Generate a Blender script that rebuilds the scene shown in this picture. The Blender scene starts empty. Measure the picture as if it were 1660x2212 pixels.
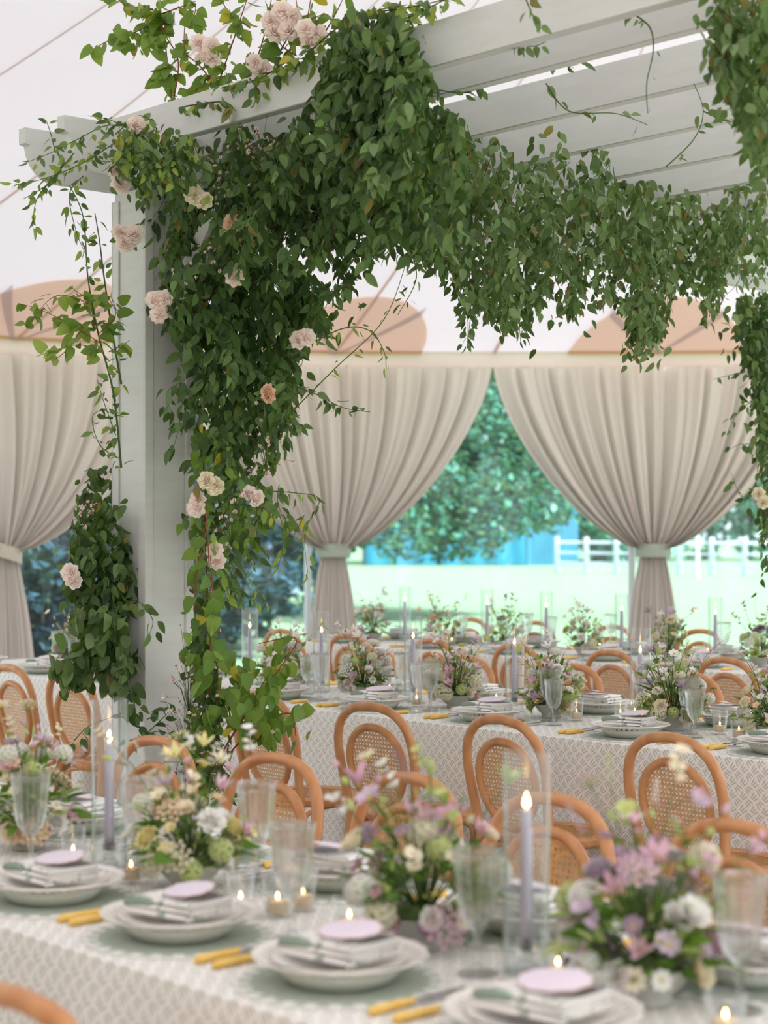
import bpy, math, random
from mathutils import Vector, Matrix, noise
random.seed(7)
SC = bpy.context.scene
COL = SC.collection
PI = math.pi

# ------------------------------------------------------------------ camera, sky, sun, exposure
FPX, HOR, CAMH = 3900.0, 1150.0, 1.51           # focal length and horizon in photo pixels, eye height in m
ANG = math.radians(42.08)                        # table direction against the view axis
SA, CA = math.sin(ANG), math.cos(ANG)
cam_d = bpy.data.cameras.new('camera'); cam = bpy.data.objects.new('camera', cam_d); COL.objects.link(cam)
cam.location = (0, 0, CAMH); cam.rotation_euler = (PI/2, 0, PI/2 - ANG)
cam_d.sensor_fit = 'VERTICAL'; cam_d.sensor_height = 32.0; cam_d.sensor_width = 24.0
cam_d.lens = FPX/2212*32.0
cam_d.shift_y = (HOR-1106)/2212
cam_d.clip_start = .05; cam_d.clip_end = 600
cam_d.dof.use_dof = True; cam_d.dof.focus_distance = 6.3; cam_d.dof.aperture_fstop = 2.8
SC.camera = cam

wd = bpy.data.worlds.new('sky'); SC.world = wd; wd.use_nodes = True
bg = wd.node_tree.nodes['Background']; bg.inputs[0].default_value = (.91, .94, 1.0, 1); bg.inputs[1].default_value = 1.75
sun_d = bpy.data.lights.new('sun', 'SUN'); sun = bpy.data.objects.new('sun', sun_d); COL.objects.link(sun)
sun_d.energy = 13.0; sun_d.angle = math.radians(12); sun_d.color = (1.0, .97, .94)
_s = Vector((.62, -.42, .66)); sun.rotation_euler = Vector((SA*_s.x-CA*_s.y, CA*_s.x+SA*_s.y, _s.z)).to_track_quat('Z', 'Y').to_euler()   # high, from behind the viewer's right shoulder
sun.location = (0, 0, 30)
vs = SC.view_settings
vs.view_transform = 'Standard'; vs.look = 'None'; vs.exposure = 0.48; vs.gamma = 1.0; vs.use_curve_mapping = False
cy = SC.cycles
cy.max_bounces = 12; cy.diffuse_bounces = 5; cy.glossy_bounces = 4; cy.transmission_bounces = 10; cy.transparent_max_bounces = 24
cy.sample_clamp_indirect = 4.0; cy.caustics_reflective = False; cy.caustics_refractive = False

# ------------------------------------------------------------------ pixel <-> place
def W(px, py, Y):
    X = (px-830)/FPX*Y
    return Vector((SA*X-CA*Y, CA*X+SA*Y, CAMH+(HOR-py)/FPX*Y))
def proj(v):
    X = SA*v[0]+CA*v[1]; Y = -CA*v[0]+SA*v[1]
    return 830+FPX*X/Y, HOR-FPX*(v[2]-CAMH)/Y, Y
def at_z(px, py, z): return W(px, py, (CAMH-z)*FPX/(py-HOR))
def y_wy(px, wy): return wy/((px-830)/FPX*CA+SA)        # depth where a pixel column meets a plane across the tables
def y_wx(px, wx): return -wx/(CA-SA*(px-830)/FPX)
def at_wy(px, wy, z):
    p = W(px, HOR, y_wy(px, wy)); p.z = z
    return p

# ------------------------------------------------------------------ mesh building
class MB:
    def __init__(s): s.v = []; s.f = []; s.m = []; s.uv = None
    def add(s, vs, fs, mi=0, M=None):
        b = len(s.v)
        s.v += [M @ Vector(q) for q in vs] if M is not None else [Vector(q) for q in vs]
        for f in fs: s.f.append([b+i for i in f]); s.m.append(mi)
    def box(s, c, d, M=None, mi=0, bev=0.0):
        x, y, z = d[0]/2, d[1]/2, d[2]/2; cx, cy_, cz = c
        if bev <= 0:
            vs = [(cx+i*x, cy_+j*y, cz+k*z) for k in (-1, 1) for j in (-1, 1) for i in (-1, 1)]
            s.add(vs, [(0, 2, 3, 1), (4, 5, 7, 6), (0, 1, 5, 4), (2, 6, 7, 3), (0, 4, 6, 2), (1, 3, 7, 5)], mi, M); return
        vs = []; idx = {}
        for k in (-1, 1):
            for j in (-1, 1):
                for i in (-1, 1):
                    for a in range(3):
                        p = [cx+i*(x-bev*(a != 0)), cy_+j*(y-bev*(a != 1)), cz+k*(z-bev*(a != 2))]
                        idx[(i, j, k, a)] = len(vs); vs.append(p)
        fs = []
        for a in range(3):
            b, c2 = (a+1) % 3, (a+2) % 3
            for sg in (-1, 1):
                q = []
                for (p1, p2) in ((-1, -1), (1, -1), (1, 1), (-1, 1)):
                    t = [0, 0, 0]; t[a] = sg; t[b] = p1; t[c2] = p2; q.append(idx[(*t, a)])
                fs.append(q if sg > 0 else q[::-1])
        for a in range(3):
            b, c2 = (a+1) % 3, (a+2) % 3
            for p1 in (-1, 1):
                for p2 in (-1, 1):
                    t0 = [0, 0, 0]; t0[a] = -1; t0[b] = p1; t0[c2] = p2
                    t1 = list(t0); t1[a] = 1
                    fs.append([idx[(*t0, b)], idx[(*t1, b)], idx[(*t1, c2)], idx[(*t0, c2)]])
        for i in (-1, 1):
            for j in (-1, 1):
                for k in (-1, 1): fs.append([idx[(i, j, k, a)] for a in range(3)])
        s.add(vs, fs, mi, M)
    def tube(s, pts, rad, seg=7, closed=False, mi=0, flat=1.0):
        pts = [Vector(p) for p in pts]; n = len(pts)
        rad = rad if isinstance(rad, (list, tuple)) else [rad]*n
        vs = []; fs = []; nrm = None
        for i, p in enumerate(pts):
            t = (pts[(i+1) % n]-pts[i-1]) if closed else (pts[min(i+1, n-1)]-pts[max(i-1, 0)])
            t = t.normalized() if t.length > 1e-9 else Vector((0, 0, 1))
            if nrm is None: nrm = t.orthogonal().normalized()
            nrm = (nrm-t*nrm.dot(t)); nrm = nrm.normalized() if nrm.length > 1e-6 else t.orthogonal().normalized()
            b = t.cross(nrm)
            for k in range(seg):
                a = 2*PI*k/seg; vs.append(p+rad[i]*(math.cos(a)*nrm+math.sin(a)*flat*b))
        for i in range(n if closed else n-1):
            j = (i+1) % n
            for k in range(seg): fs.append([i*seg+k, i*seg+(k+1) % seg, j*seg+(k+1) % seg, j*seg+k])
        if not closed: fs.append(list(range(seg))[::-1]); fs.append([(n-1)*seg+k for k in range(seg)])
        s.add(vs, fs, mi)
    def lathe(s, prof, seg=24, mod=None, mi=0, M=None, cap0=False, cap1=False):
        vs = []; fs = []
        for (r, z) in prof:
            for k in range(seg):
                a = 2*PI*k/seg; rr = mod(a, r, z) if mod else r
                vs.append((rr*math.cos(a), rr*math.sin(a), z))
        for i in range(len(prof)-1):
            for k in range(seg): fs.append([i*seg+k, i*seg+(k+1) % seg, (i+1)*seg+(k+1) % seg, (i+1)*seg+k])
        if cap0: fs.append(list(range(seg))[::-1])
        if cap1: fs.append([(len(prof)-1)*seg+k for k in range(seg)])
        s.add(vs, fs, mi, M)
    def grid(s, fn, nu, nv, mi=0, uvfn=None):
        b = len(s.v); vs = []; fs = []
        for j in range(nv+1):
            for i in range(nu+1): vs.append(fn(i/nu, j/nv))
        for j in range(nv):
            for i in range(nu): a = j*(nu+1)+i; fs.append([a, a+1, a+nu+2, a+nu+1])
        s.add(vs, fs, mi)
        if uvfn:
            if s.uv is None: s.uv = {}
            for j in range(nv+1):
                for i in range(nu+1): s.uv[b+j*(nu+1)+i] = uvfn(i/nu, j/nv)
    def extrude(s, outline, h0, h1, M=None, mi=0):        # outline [(a,b)] in a plane, pulled from h0 to h1
        n = len(outline)
        vs = [(a, h0, b) for a, b in outline]+[(a, h1, b) for a, b in outline]
        fs = [list(range(n))[::-1], [n+i for i in range(n)]]+[[i, (i+1) % n, n+(i+1) % n, n+i] for i in range(n)]
        s.add(vs, fs, mi, M)
    def mesh(s, name, mats, smooth=True):
        me = bpy.data.meshes.new(name); me.from_pydata([tuple(v) for v in s.v], [], s.f)
        for m in (mats if isinstance(mats, (list, tuple)) else [mats]): me.materials.append(m)
        me.polygons.foreach_set('material_index', s.m)
        me.polygons.foreach_set('use_smooth', [bool(smooth)]*len(s.f))
        if s.uv:
            l = me.uv_layers.new(name='uv')
            for lp in me.loops: l.data[lp.index].uv = s.uv.get(lp.vertex_index, (0, 0))
        me.update()
        if smooth and smooth != 'all':
            try: me.set_sharp_from_angle(angle=math.radians(42))
            except Exception: pass
        return me

def ob(name, me, parent=None, loc=None, rz=0.0, M=None):
    o = bpy.data.objects.new(name, me); COL.objects.link(o)
    if parent: o.parent = parent
    if M is not None: o.matrix_local = M
    else:
        if loc is not None: o.location = loc
        if rz: o.rotation_euler = (0, 0, rz)
    return o
def part(name, mb, mats, parent, smooth=True, M=None, loc=None): return ob(name, mb.mesh(name, mats, smooth), parent, loc, 0, M)
def tag(o, label, cat, group=None, kind=None):
    if label: o['label'] = label
    if cat: o['category'] = cat
    if group: o['group'] = group
    if kind: o['kind'] = kind
    return o
def thing(name, label, cat, loc=(0, 0, 0), rz=0, group=None): return tag(ob(name, None, None, loc, rz), label, cat, group)
KIDS = {}
def proto(name, builder):                                   # the parts of a kind are built once; later things share the meshes
    if name not in KIDS: KIDS[name] = builder()
    return KIDS[name]
def place(name, builder, label, cat, loc, rz=0, group=None, scale=1.0):
    """builder returns [(part name, mesh, matrix or None, [sub-parts])]"""
    t = thing(name, label, cat, loc, rz, group)
    if scale != 1.0: t.scale = (scale,)*3
    for (n, me, M, subs) in proto(builder.__name__, builder):
        p = ob(n, me, t, M=M)
        for (n2, me2, M2) in subs: ob(n2, me2, p, M=M2)
    return t
def place1(name, builder, label, cat, loc, rz=0, group=None):
    return tag(ob(name, proto(builder.__name__, builder), None, loc, rz), label, cat, group)
def struct(o): o['kind'] = 'structure'; return o
ORD = ['first', 'second', 'third', 'fourth', 'fifth', 'sixth', 'seventh', 'eighth', 'ninth', 'tenth', 'eleventh', 'twelfth']

# ------------------------------------------------------------------ materials
def s2l(c):
    return tuple((x/255/12.92 if x <= 10 else ((x/255+.055)/1.055)**2.4) for x in c)
class NT:
    def __init__(s, name):
        s.mat = bpy.data.materials.new(name); s.mat.use_nodes = True; s.t = s.mat.node_tree; s.n = s.t.nodes
        s.p = s.n['Principled BSDF']; s.out = s.n['Material Output']
    def node(s, t, **k):
        n = s.n.new(t)
        for a, b in k.items(): setattr(n, a, b)
        return n
    def link(s, a, b): s.t.links.new(a, b)
    def val(s, sock, v):
        if hasattr(v, 'links') or hasattr(v, 'is_linked'): s.link(v, sock)
        else: sock.default_value = v
    def math(s, op, a, b=None, c=None):
        n = s.node('ShaderNodeMath', operation=op)
        s.val(n.inputs[0], a)
        if b is not None: s.val(n.inputs[1], b)
        if c is not None: s.val(n.inputs[2], c)
        return n.outputs[0]
    def mixc(s, f, a, b):
        n = s.node('ShaderNodeMix', data_type='RGBA')
        s.val(n.inputs[0], f); s.val(n.inputs[6], a if not isinstance(a, tuple) else (*a[:3], 1)); s.val(n.inputs[7], b if not isinstance(b, tuple) else (*b[:3], 1))
        return n.outputs[2]
    def noise(s, scale, detail=2, coord=None, stretch=None):
        n = s.node('ShaderNodeTexNoise'); n.inputs['Scale'].default_value = scale; n.inputs['Detail'].default_value = detail
        tc = s.node('ShaderNodeTexCoord'); src = tc.outputs['Object']
        if stretch:
            m = s.node('ShaderNodeMapping'); m.inputs['Scale'].default_value = stretch; s.link(src, m.inputs[0]); src = m.outputs[0]
        s.link(src, n.inputs['Vector'])
        return n.outputs['Fac']
def mat(name, c, rough=.6, spec=.3, c2=None, nscale=20, stretch=None, bump=0, bscale=200, sheen=0, emit=0, metal=0, bstretch=None, sss=0):
    m = NT(name); c = s2l(c); p = m.p
    p.inputs['Roughness'].default_value = rough; p.inputs['Specular IOR Level'].default_value = spec; p.inputs['Metallic'].default_value = metal
    if c2:
        f = m.noise(nscale, 3, stretch=stretch); r = m.node('ShaderNodeMapRange'); r.inputs[1].default_value = .32; r.inputs[2].default_value = .68; m.link(f, r.inputs[0])
        m.link(m.mixc(r.outputs[0], c, s2l(c2)), p.inputs['Base Color'])
    else: p.inputs['Base Color'].default_value = (*c, 1)
    if bump:
        b = m.node('ShaderNodeBump'); b.inputs['Strength'].default_value = bump; b.inputs['Distance'].default_value = .004
        m.link(m.noise(bscale, 3, stretch=bstretch), b.inputs['Height']); m.link(b.outputs[0], p.inputs['Normal'])
    if sheen: p.inputs['Sheen Weight'].default_value = sheen
    if sss:
        p.inputs['Subsurface Weight'].default_value = sss; p.inputs['Subsurface Radius'].default_value = (.01, .006, .004)
    if emit:
        p.inputs['Emission Color'].default_value = (*c, 1); p.inputs['Emission Strength'].default_value = emit
    return m.mat
def leafmat(name, c, c2, c3=None, tr=.3, rough=.45, spec=.35):
    """petals and leaves: each piece takes its own tint, light passes through"""
    m = NT(name); g = m.node('ShaderNodeNewGeometry'); oi = m.node('ShaderNodeObjectInfo')
    r = m.math('FRACT', m.math('ADD', g.outputs['Random Per Island'], oi.outputs['Random']))
    col = m.mixc(r, s2l(c), s2l(c2))
    if c3:
        r2 = m.math('FRACT', m.math('MULTIPLY', r, 17.3))
        col = m.mixc(m.math('MULTIPLY', m.math('GREATER_THAN', r2, .965), .75), col, (*s2l(c3), 1))
    m.link(col, m.p.inputs['Base Color']); m.p.inputs['Roughness'].default_value = rough; m.p.inputs['Specular IOR Level'].default_value = spec
    t = m.node('ShaderNodeBsdfTranslucent'); m.link(m.mixc(.25, col, (.45, .6, .05)) if tr > .2 and c[1] > c[0] else col, t.inputs[0])
    x = m.node('ShaderNodeMixShader'); x.inputs[0].default_value = tr
    m.link(m.p.outputs[0], x.inputs[1]); m.link(t.outputs[0], x.inputs[2]); m.link(x.outputs[0], m.out.inputs[0])
    return m.mat
def thinglass(name, tint, ior=1.45, haze=0.0, base=.0, edge=(1, 1, 1)):
    m = NT(name); m.n.remove(m.p)
    t = m.node('ShaderNodeBsdfTransparent'); lw0 = m.node('ShaderNodeLayerWeight'); lw0.inputs[0].default_value = .5
    m.link(m.mixc(m.math('POWER', lw0.outputs['Facing'], 5.0), tint, tuple(v*e for v, e in zip(tint, edge))), t.inputs[0])
    g = m.node('ShaderNodeBsdfGlossy'); g.inputs['Roughness'].default_value = .02; g.inputs[0].default_value = (1, 1, 1, 1)
    lw = m.node('ShaderNodeLayerWeight'); lw.inputs[0].default_value = .5
    fr = m.math('ADD', m.math('MULTIPLY', m.math('POWER', lw.outputs['Facing'], ior*2.6), .75), .03+base)
    x = m.node('ShaderNodeMixShader'); m.link(fr, x.inputs[0]); m.link(t.outputs[0], x.inputs[1]); m.link(g.outputs[0], x.inputs[2])
    o = x.outputs[0]
    if haze:
        d = m.node('ShaderNodeBsdfTranslucent'); d.inputs[0].default_value = (.8, .9, 1, 1)
        x2 = m.node('ShaderNodeMixShader'); x2.inputs[0].default_value = haze; m.link(o, x2.inputs[1]); m.link(d.outputs[0], x2.inputs[2]); o = x2.outputs[0]
    m.link(o, m.out.inputs[0]); return m.mat
def glassmat(name, tint=(1, 1, 1), rough=0.0, bump=0):
    m = NT(name); p = m.p; p.inputs['Base Color'].default_value = (*tint, 1); p.inputs['Transmission Weight'].default_value = 1
    p.inputs['Roughness'].default_value = rough; p.inputs['IOR'].default_value = 1.45
    x = m.node('ShaderNodeMixShader'); t = m.node('ShaderNodeBsdfTransparent'); t.inputs[0].default_value = (.985, .995, .995, 1)
    x.inputs[0].default_value = .62; m.link(p.outputs[0], x.inputs[1]); m.link(t.outputs[0], x.inputs[2]); m.link(x.outputs[0], m.out.inputs[0])
    return m.mat
def fabric_translucent(name, c, tr):
    m = NT(name); m.n.remove(m.p)
    d = m.node('ShaderNodeBsdfDiffuse'); t = m.node('ShaderNodeBsdfTranslucent'); x = m.node('ShaderNodeMixShader')
    col = m.mixc(m.noise(1.3, 4), s2l(c), tuple(v*.93 for v in s2l(c)))
    m.link(col, d.inputs[0]); m.link(col, t.inputs[0]); x.inputs[0].default_value = tr
    m.link(d.outputs[0], x.inputs[1]); m.link(t.outputs[0], x.inputs[2]); m.link(x.outputs[0], m.out.inputs[0]); return m.mat
def clothmat():
    m = NT('printed_linen'); uv = m.node('ShaderNodeUVMap'); uv.uv_map = 'uv'
    sp = m.node('ShaderNodeSeparateXYZ'); m.link(uv.outputs[0], sp.inputs[0]); u, v = sp.outputs[0], sp.outputs[1]
    S = .044
    a = m.math('DIVIDE', m.math('ADD', u, v), S); b = m.math('DIVIDE', m.math('SUBTRACT', u, v), S)
    fa = m.math('SUBTRACT', m.math('FRACT', a), .5); fb = m.math('SUBTRACT', m.math('FRACT', b), .5)
    par = m.math('MODULO', m.math('ABSOLUTE', m.math('ADD', m.math('FLOOR', a), m.math('FLOOR', b))), 2)
    par = m.math('GREATER_THAN', par, .5); ip = m.math('SUBTRACT', 1, par)
    x = m.math('ADD', m.math('MULTIPLY', fa, ip), m.math('MULTIPLY', fb, par)); y = m.math('ADD', m.math('MULTIPLY', fb, ip), m.math('MULTIPLY', fa, par))
    tot = None
    for k, sl in ((-.3, .25), (0, 0), (.3, -.25)):
        dx = m.math('ADD', m.math('SUBTRACT', x, k), m.math('MULTIPLY', y, sl))
        e = m.math('ADD', m.math('POWER', m.math('ABSOLUTE', m.math('DIVIDE', dx, .085)), 2), m.math('POWER', m.math('ABSOLUTE', m.math('DIVIDE', y, .40)), 2))
        l = m.math('LESS_THAN', e, 1); tot = l if tot is None else m.math('MAXIMUM', tot, l)
    nz = m.noise(9, 2)
    base = m.mixc(nz, s2l((243, 240, 236)), s2l((236, 232, 227)))
    m.link(m.mixc(m.math('MULTIPLY', tot, .68), base, s2l((166, 172, 158))), m.p.inputs['Base Color'])
    m.p.inputs['Roughness'].default_value = .8; m.p.inputs['Specular IOR Level'].default_value = .15
    bp = m.node('ShaderNodeBump'); bp.inputs['Strength'].default_value = .12; bp.inputs['Distance'].default_value = .002; m.link(m.noise(900, 1), bp.inputs['Height']); m.link(bp.outputs[0], m.p.inputs['Normal'])
    return m.mat
def napkinmat():
    m = NT('printed_napkin'); g = m.noise(38, 1); g2 = m.noise(90, 0)
    f = m.math('MULTIPLY', m.math('GREATER_THAN', g, .60), m.math('GREATER_THAN', g2, .45))
    m.link(m.mixc(f, s2l((244, 241, 236)), s2l((164, 178, 164))), m.p.inputs['Base Color']); m.p.inputs['Roughness'].default_value = .85; return m.mat

M = dict(
 paint=mat('sage_grey_painted_wood', (216, 217, 214), .55, .3, (210, 211, 207), 6, (1, 1, 6), .15, 60, bstretch=(1, 1, .1)),
 wood=mat('honey_bentwood', (204, 148, 100), .38, .45, (186, 126, 78), 30, (1, 1, .25), .06, 120),
 cane=mat('woven_cane', (222, 174, 116), .5, .3, (205, 152, 92), 60),
 canopy=fabric_translucent('sailcloth', (240, 234, 242), .12),
 seam=fabric_translucent('seam_tape', (222, 200, 188), .4),
 patch=fabric_translucent('tan_reinforcement', (246, 222, 202), .6),
 patch_edge=mat('tan_edge_band', (224, 180, 132), .7),
 strap=fabric_translucent('grey_webbing', (226, 212, 212), .5),
 valance=fabric_translucent('valance_cloth', (232, 216, 204), .35),
 curtain=fabric_translucent('champagne_satin', (231, 220, 212), .10),
 tieback=mat('sage_tieback', (166, 174, 158), .7), tie_beige=mat('beige_tieback', (206, 192, 178), .6),
 pole=mat('white_pole', (225, 228, 230), .4),
 vinyl=thinglass('clear_vinyl', (.80, .94, 1.0), 1.25, .02),
 tglass=thinglass('clear_tube_glass', (.975, .985, .985), 1.5, 0, .03, (.45, .62, .58)), vglass=thinglass('cut_votive_glass', (.99, .995, .995), 1.5, 0, .02, (.8, .86, .86)),
 crystal=glassmat('crystal', (1, 1, 1)),
 wax=leafmat('ivory_wax', (250, 236, 214), (248, 232, 208), None, .35, .5, .3), lav=mat('lavender_wax', (206, 197, 218), .45, .35),
 flame=mat('flame', (255, 205, 120), .5, emit=16), wick=mat('wick', (40, 32, 28), .9),
 cloth=clothmat(), napkin=napkinmat(), trim=mat('green_napkin_edge', (136, 152, 138), .8), sagemat=mat('sage_linen', (178, 188, 174), .85, .1, (168, 179, 165), 40),
 matedge=mat('white_scallop_edge', (226, 226, 220), .8),
 china=mat('white_china', (232, 226, 220), .22, .5), china2=mat('grey_green_china', (206, 208, 198), .25, .5),
 card=mat('lilac_card', (224, 213, 224), .8, .1), card_edge=mat('tan_card_edge', (196, 160, 140), .8),
 bone=mat('yellow_handle', (238, 192, 88), .35, .4, (242, 206, 118), 40), steel=mat('polished_steel', (190, 190, 194), .18, .5, metal=1),
 bowl=mat('grey_stoneware', (176, 176, 168), .5),
 stem=mat('green_stem', (74, 96, 46), .6), darkstem=mat('brown_stem', (78, 58, 42), .7), redstem=mat('russet_stem', (132, 78, 54), .7),
 floor=mat('matting_floor', (196, 194, 190), .9, .1, (184, 181, 176), 40, None, .3, 300),
 lawn=mat('mown_lawn', (120, 142, 114), .95, .05, (110, 134, 100), 2.5, None, .4, 40),
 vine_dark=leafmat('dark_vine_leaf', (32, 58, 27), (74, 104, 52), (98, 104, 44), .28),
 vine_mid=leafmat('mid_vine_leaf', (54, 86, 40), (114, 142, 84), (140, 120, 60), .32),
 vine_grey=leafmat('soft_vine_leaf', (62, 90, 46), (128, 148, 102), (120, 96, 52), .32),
 vine_lime=leafmat('lime_leaf', (110, 140, 54), (158, 176, 84), (206, 176, 60), .38),
 vine_broad=leafmat('broad_leaf', (84, 122, 48), (134, 162, 72), (204, 178, 52), .38),
 fol=leafmat('table_foliage', (62, 108, 38), (116, 154, 62), None, .35),
 fol_pale=leafmat('pale_foliage', (150, 172, 96), (188, 200, 130), None, .35),
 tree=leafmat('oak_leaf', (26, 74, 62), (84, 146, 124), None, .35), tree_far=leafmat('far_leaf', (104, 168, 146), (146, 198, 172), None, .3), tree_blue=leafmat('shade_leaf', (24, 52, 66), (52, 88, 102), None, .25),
 bark=mat('bark', (92, 88, 82), .9, .1, (70, 66, 60), 8),
 barn=mat('teal_cladding', (52, 112, 132), .7, .2, (46, 104, 124), 1), tarp=mat('turquoise_tarp', (24, 112, 136), .5, .4), barnroof=mat('barn_roof', (96, 120, 130), .6),
 fence=mat('white_fence', (186, 196, 202), .7),
 rose=leafmat('blush_rose', (255, 244, 238), (252, 236, 228), None, .45, .6, .2), cream=leafmat('cream_petal', (248, 240, 220), (244, 232, 204), None, .3, .6, .2),
 white=leafmat('white_petal', (248, 246, 242), (242, 240, 234), None, .3, .6, .2), lilac=leafmat('lilac_petal', (218, 198, 214), (202, 180, 202), None, .2, .6, .2),
 mauve=leafmat('mauve_petal', (172, 148, 164), (150, 124, 144), None, .2, .6, .2), pink=leafmat('pink_petal', (230, 196, 208), (216, 170, 190), None, .2, .6, .2),
 peach=leafmat('peach_petal', (248, 218, 192), (242, 204, 174), None, .2, .6, .2), yellow=leafmat('pale_yellow_petal', (246, 238, 184), (240, 228, 164), None, .2, .6, .2),
 green_fl=leafmat('green_floret', (188, 204, 124), (208, 216, 150), None, .25), eye=mat('flower_eye', (196, 176, 84), .8), waxfl=leafmat('waxflower_petal', (244, 226, 222), (226, 190, 190), None, .15), bud=leafmat('bud_petal', (168, 110, 104), (196, 150, 130), None, .15),
)

# ------------------------------------------------------------------ ground, tent
def C2W(X, Y, z): return Vector((SA*X-CA*Y, CA*X+SA*Y, z))
EAVE = [(-5.2, 12.0), (-2.85, 13.9), (-.42, 15.0), (2.24, 15.0), (4.9, 14.7), (7.4, 13.2), (9.2, 11), (9.9, 8.2), (9.4, 5.2), (8.0, 2.6), (5.8, .4), (3.2, -.9), (.4, -1.4),
        (-2.2, -.7), (-4.6, 1.4), (-6.2, 4.0), (-6.8, 7), (-6.5, 9.8)]
NE = len(EAVE); PEAK = (2.3, 8.0); EZ, PZ = 3.0, 6.5
def ring(s):
    i = math.floor(s) % NE; f = s-math.floor(s); a, b = EAVE[i], EAVE[(i+1) % NE]
    return a[0]+(b[0]-a[0])*f, a[1]+(b[1]-a[1])*f
def canopy(s, r, dz=0.0):
    x, y = ring(s); z = EZ+(PZ-EZ)*(.72*r+.28*r*r)
    return C2W(x+(PEAK[0]-x)*r, y+(PEAK[1]-y)*r, z+dz)
def inward(s):
    x, y = ring(s); v = Vector((PEAK[0]-x, PEAK[1]-y)).normalized()
    return C2W(v.x, v.y, 0)
mb = MB(); mb.grid(lambda u, v: Vector((-300+600*u, -300+600*v, -.03)), 2, 2)
struct(part('ground_lawn', mb, M['lawn'], None))['label'] = 'sunlit pale green lawn outside the tent'
mb = MB(); mb.add([C2W(x, y, -.005) for x, y in EAVE], [list(range(NE))[::-1]])
struct(part('floor', mb, M['floor'], None))['label'] = 'plain matting floor under the tables'
mb = MB(); mb.grid(lambda u, v: canopy(u*NE, v), NE*4, 12)
ceil = struct(part('ceiling', mb, M['canopy'], None, smooth='all')); ceil['label'] = 'white sailcloth tent canopy rising to a peak'
for k in range(2*NE):
    s = k/2; mb = MB(); w = .017
    mb.grid(lambda u, v: canopy(s+(u-.5)*2*w/2.7*(1-v*.9)/(1), v*.97, -.012-.006*math.sin(PI*u)), 2, 14)
    part('seam', mb, M['seam'], ceil, smooth='all')
for i in range(5):
    mb = MB()
    def pf(u, v): a = PI*u; return canopy(i+.27*math.cos(a)*v, .135*math.sin(a)*v, -.016)
    mb.grid(pf, 24, 6); p = part('corner_patch', mb, M['patch'], ceil, smooth='all')
    mb = MB(); mb.grid(lambda u, v: canopy(i-.272+.544*u, .002+.009*v, -.02), 16, 1); part('patch_band', mb, M['patch_edge'], p, smooth='all')
    for sg in (-1, 1):
        mb = MB(); mb.grid(lambda u, v: canopy(i+sg*.19*v, .105*v+.02*(u-.5)*(.35+.65*v), -.022), 2, 6); part('patch_strap', mb, M['strap'], p, smooth='all')
mb = MB()
mb.grid(lambda u, v: canopy(u*NE, .004, -.135*v)+inward(u*NE)*(.012*math.sin(u*NE*9)*v), NE*8, 3)
struct(part('trim_1', mb, M['valance'], None, smooth='all'))['label'] = 'beige cloth valance along the tent eave'

mb = MB(); mb.grid(lambda u, v: C2W(*ring(12.1+u*3.4), .01+2.9*v)+inward(12.1+u*3.4)*(.04*math.sin(u*140)), 240, 3)  # unseen cloth screen, added to hold back light from behind left
struct(part('added_shade_wall', mb, M['tie_beige'], None, smooth='all'))['label'] = 'added beige cloth screen out of view, cutting side light from the left'
CUR = {0: 'far champagne curtain tied back past the left picture edge', 1: 'champagne curtain left of the vine post with beige tieback',
       2: 'champagne curtain behind the vine post, gathered by sage tieback', 3: 'champagne curtain before the barn fence, gathered by sage tieback', 4: 'champagne curtain past the right picture edge'}
def gath(t): return max((1-t**1.5), 0)**.7
for i, lab in CUR.items():
    t = thing('curtain', lab, 'curtain', canopy(i, 0)-Vector((0, 0, EZ)), 0, 'tied curtains along the tent wall')
    base = t.location.copy(); zt, zb = EZ-.1, 1.36; rnd = random.Random(i)
    ph = [rnd.uniform(0, 6) for _ in range(4)]
    def fold(u): return 1.5*abs(math.sin(u*8.5*PI+ph[0]+.9*math.sin(u*5+ph[1])))**.75-.8+.35*math.sin(u*27*PI+ph[2])+.3*math.sin(u*6*PI+ph[3])
    skew = -.03 if i == 1 else 0
    def up(uu, v):
        u = 2*uu-1; g = .07+.935*gath(v); z = zt+(zb-zt)*v
        amp = .04+.075*v**.7*(1-.5*v**6)
        q = C2W(*ring(i+.498*u*g+skew*v+.004*math.cos(u*12*PI+ph[0])*(1-v)), z)+inward(i)*(-.03+amp*fold(u)+.10*math.sin(PI*v)*(1-u*u))
        return q-base
    def lo(uu, v):
        u = 2*uu-1; g = .07+.085*math.sin(v*PI*.62)**.8+.03*v; z = zb-(zb-.01)*v
        return C2W(*ring(i+.5*u*g+skew), z)+inward(i)*(-.03+.05*fold(u)*(.45+.55*v))-base
    mb = MB(); mb.grid(up, 320, 36); part('drape', mb, M['curtain'], t, smooth='all')
    mb = MB(); mb.grid(lo, 220, 14); part('skirt', mb, M['curtain'], t, smooth='all')
    mb = MB(); tl = -.09 if i == 1 else 0
    def tie(u, v):
        a = 2*PI*u; c = C2W(*ring(i+skew+.056*math.cos(a)), zb+.055-.11*v+tl*math.cos(a)*.5)
        return c+inward(i)*(.095*math.sin(a)+.006*math.sin(PI*v)-.03)-base
    mb.grid(tie, 32, 4); part('tieback', mb, M['tie_beige'] if i == 1 else M['tieback'], t, smooth='all')
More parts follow.
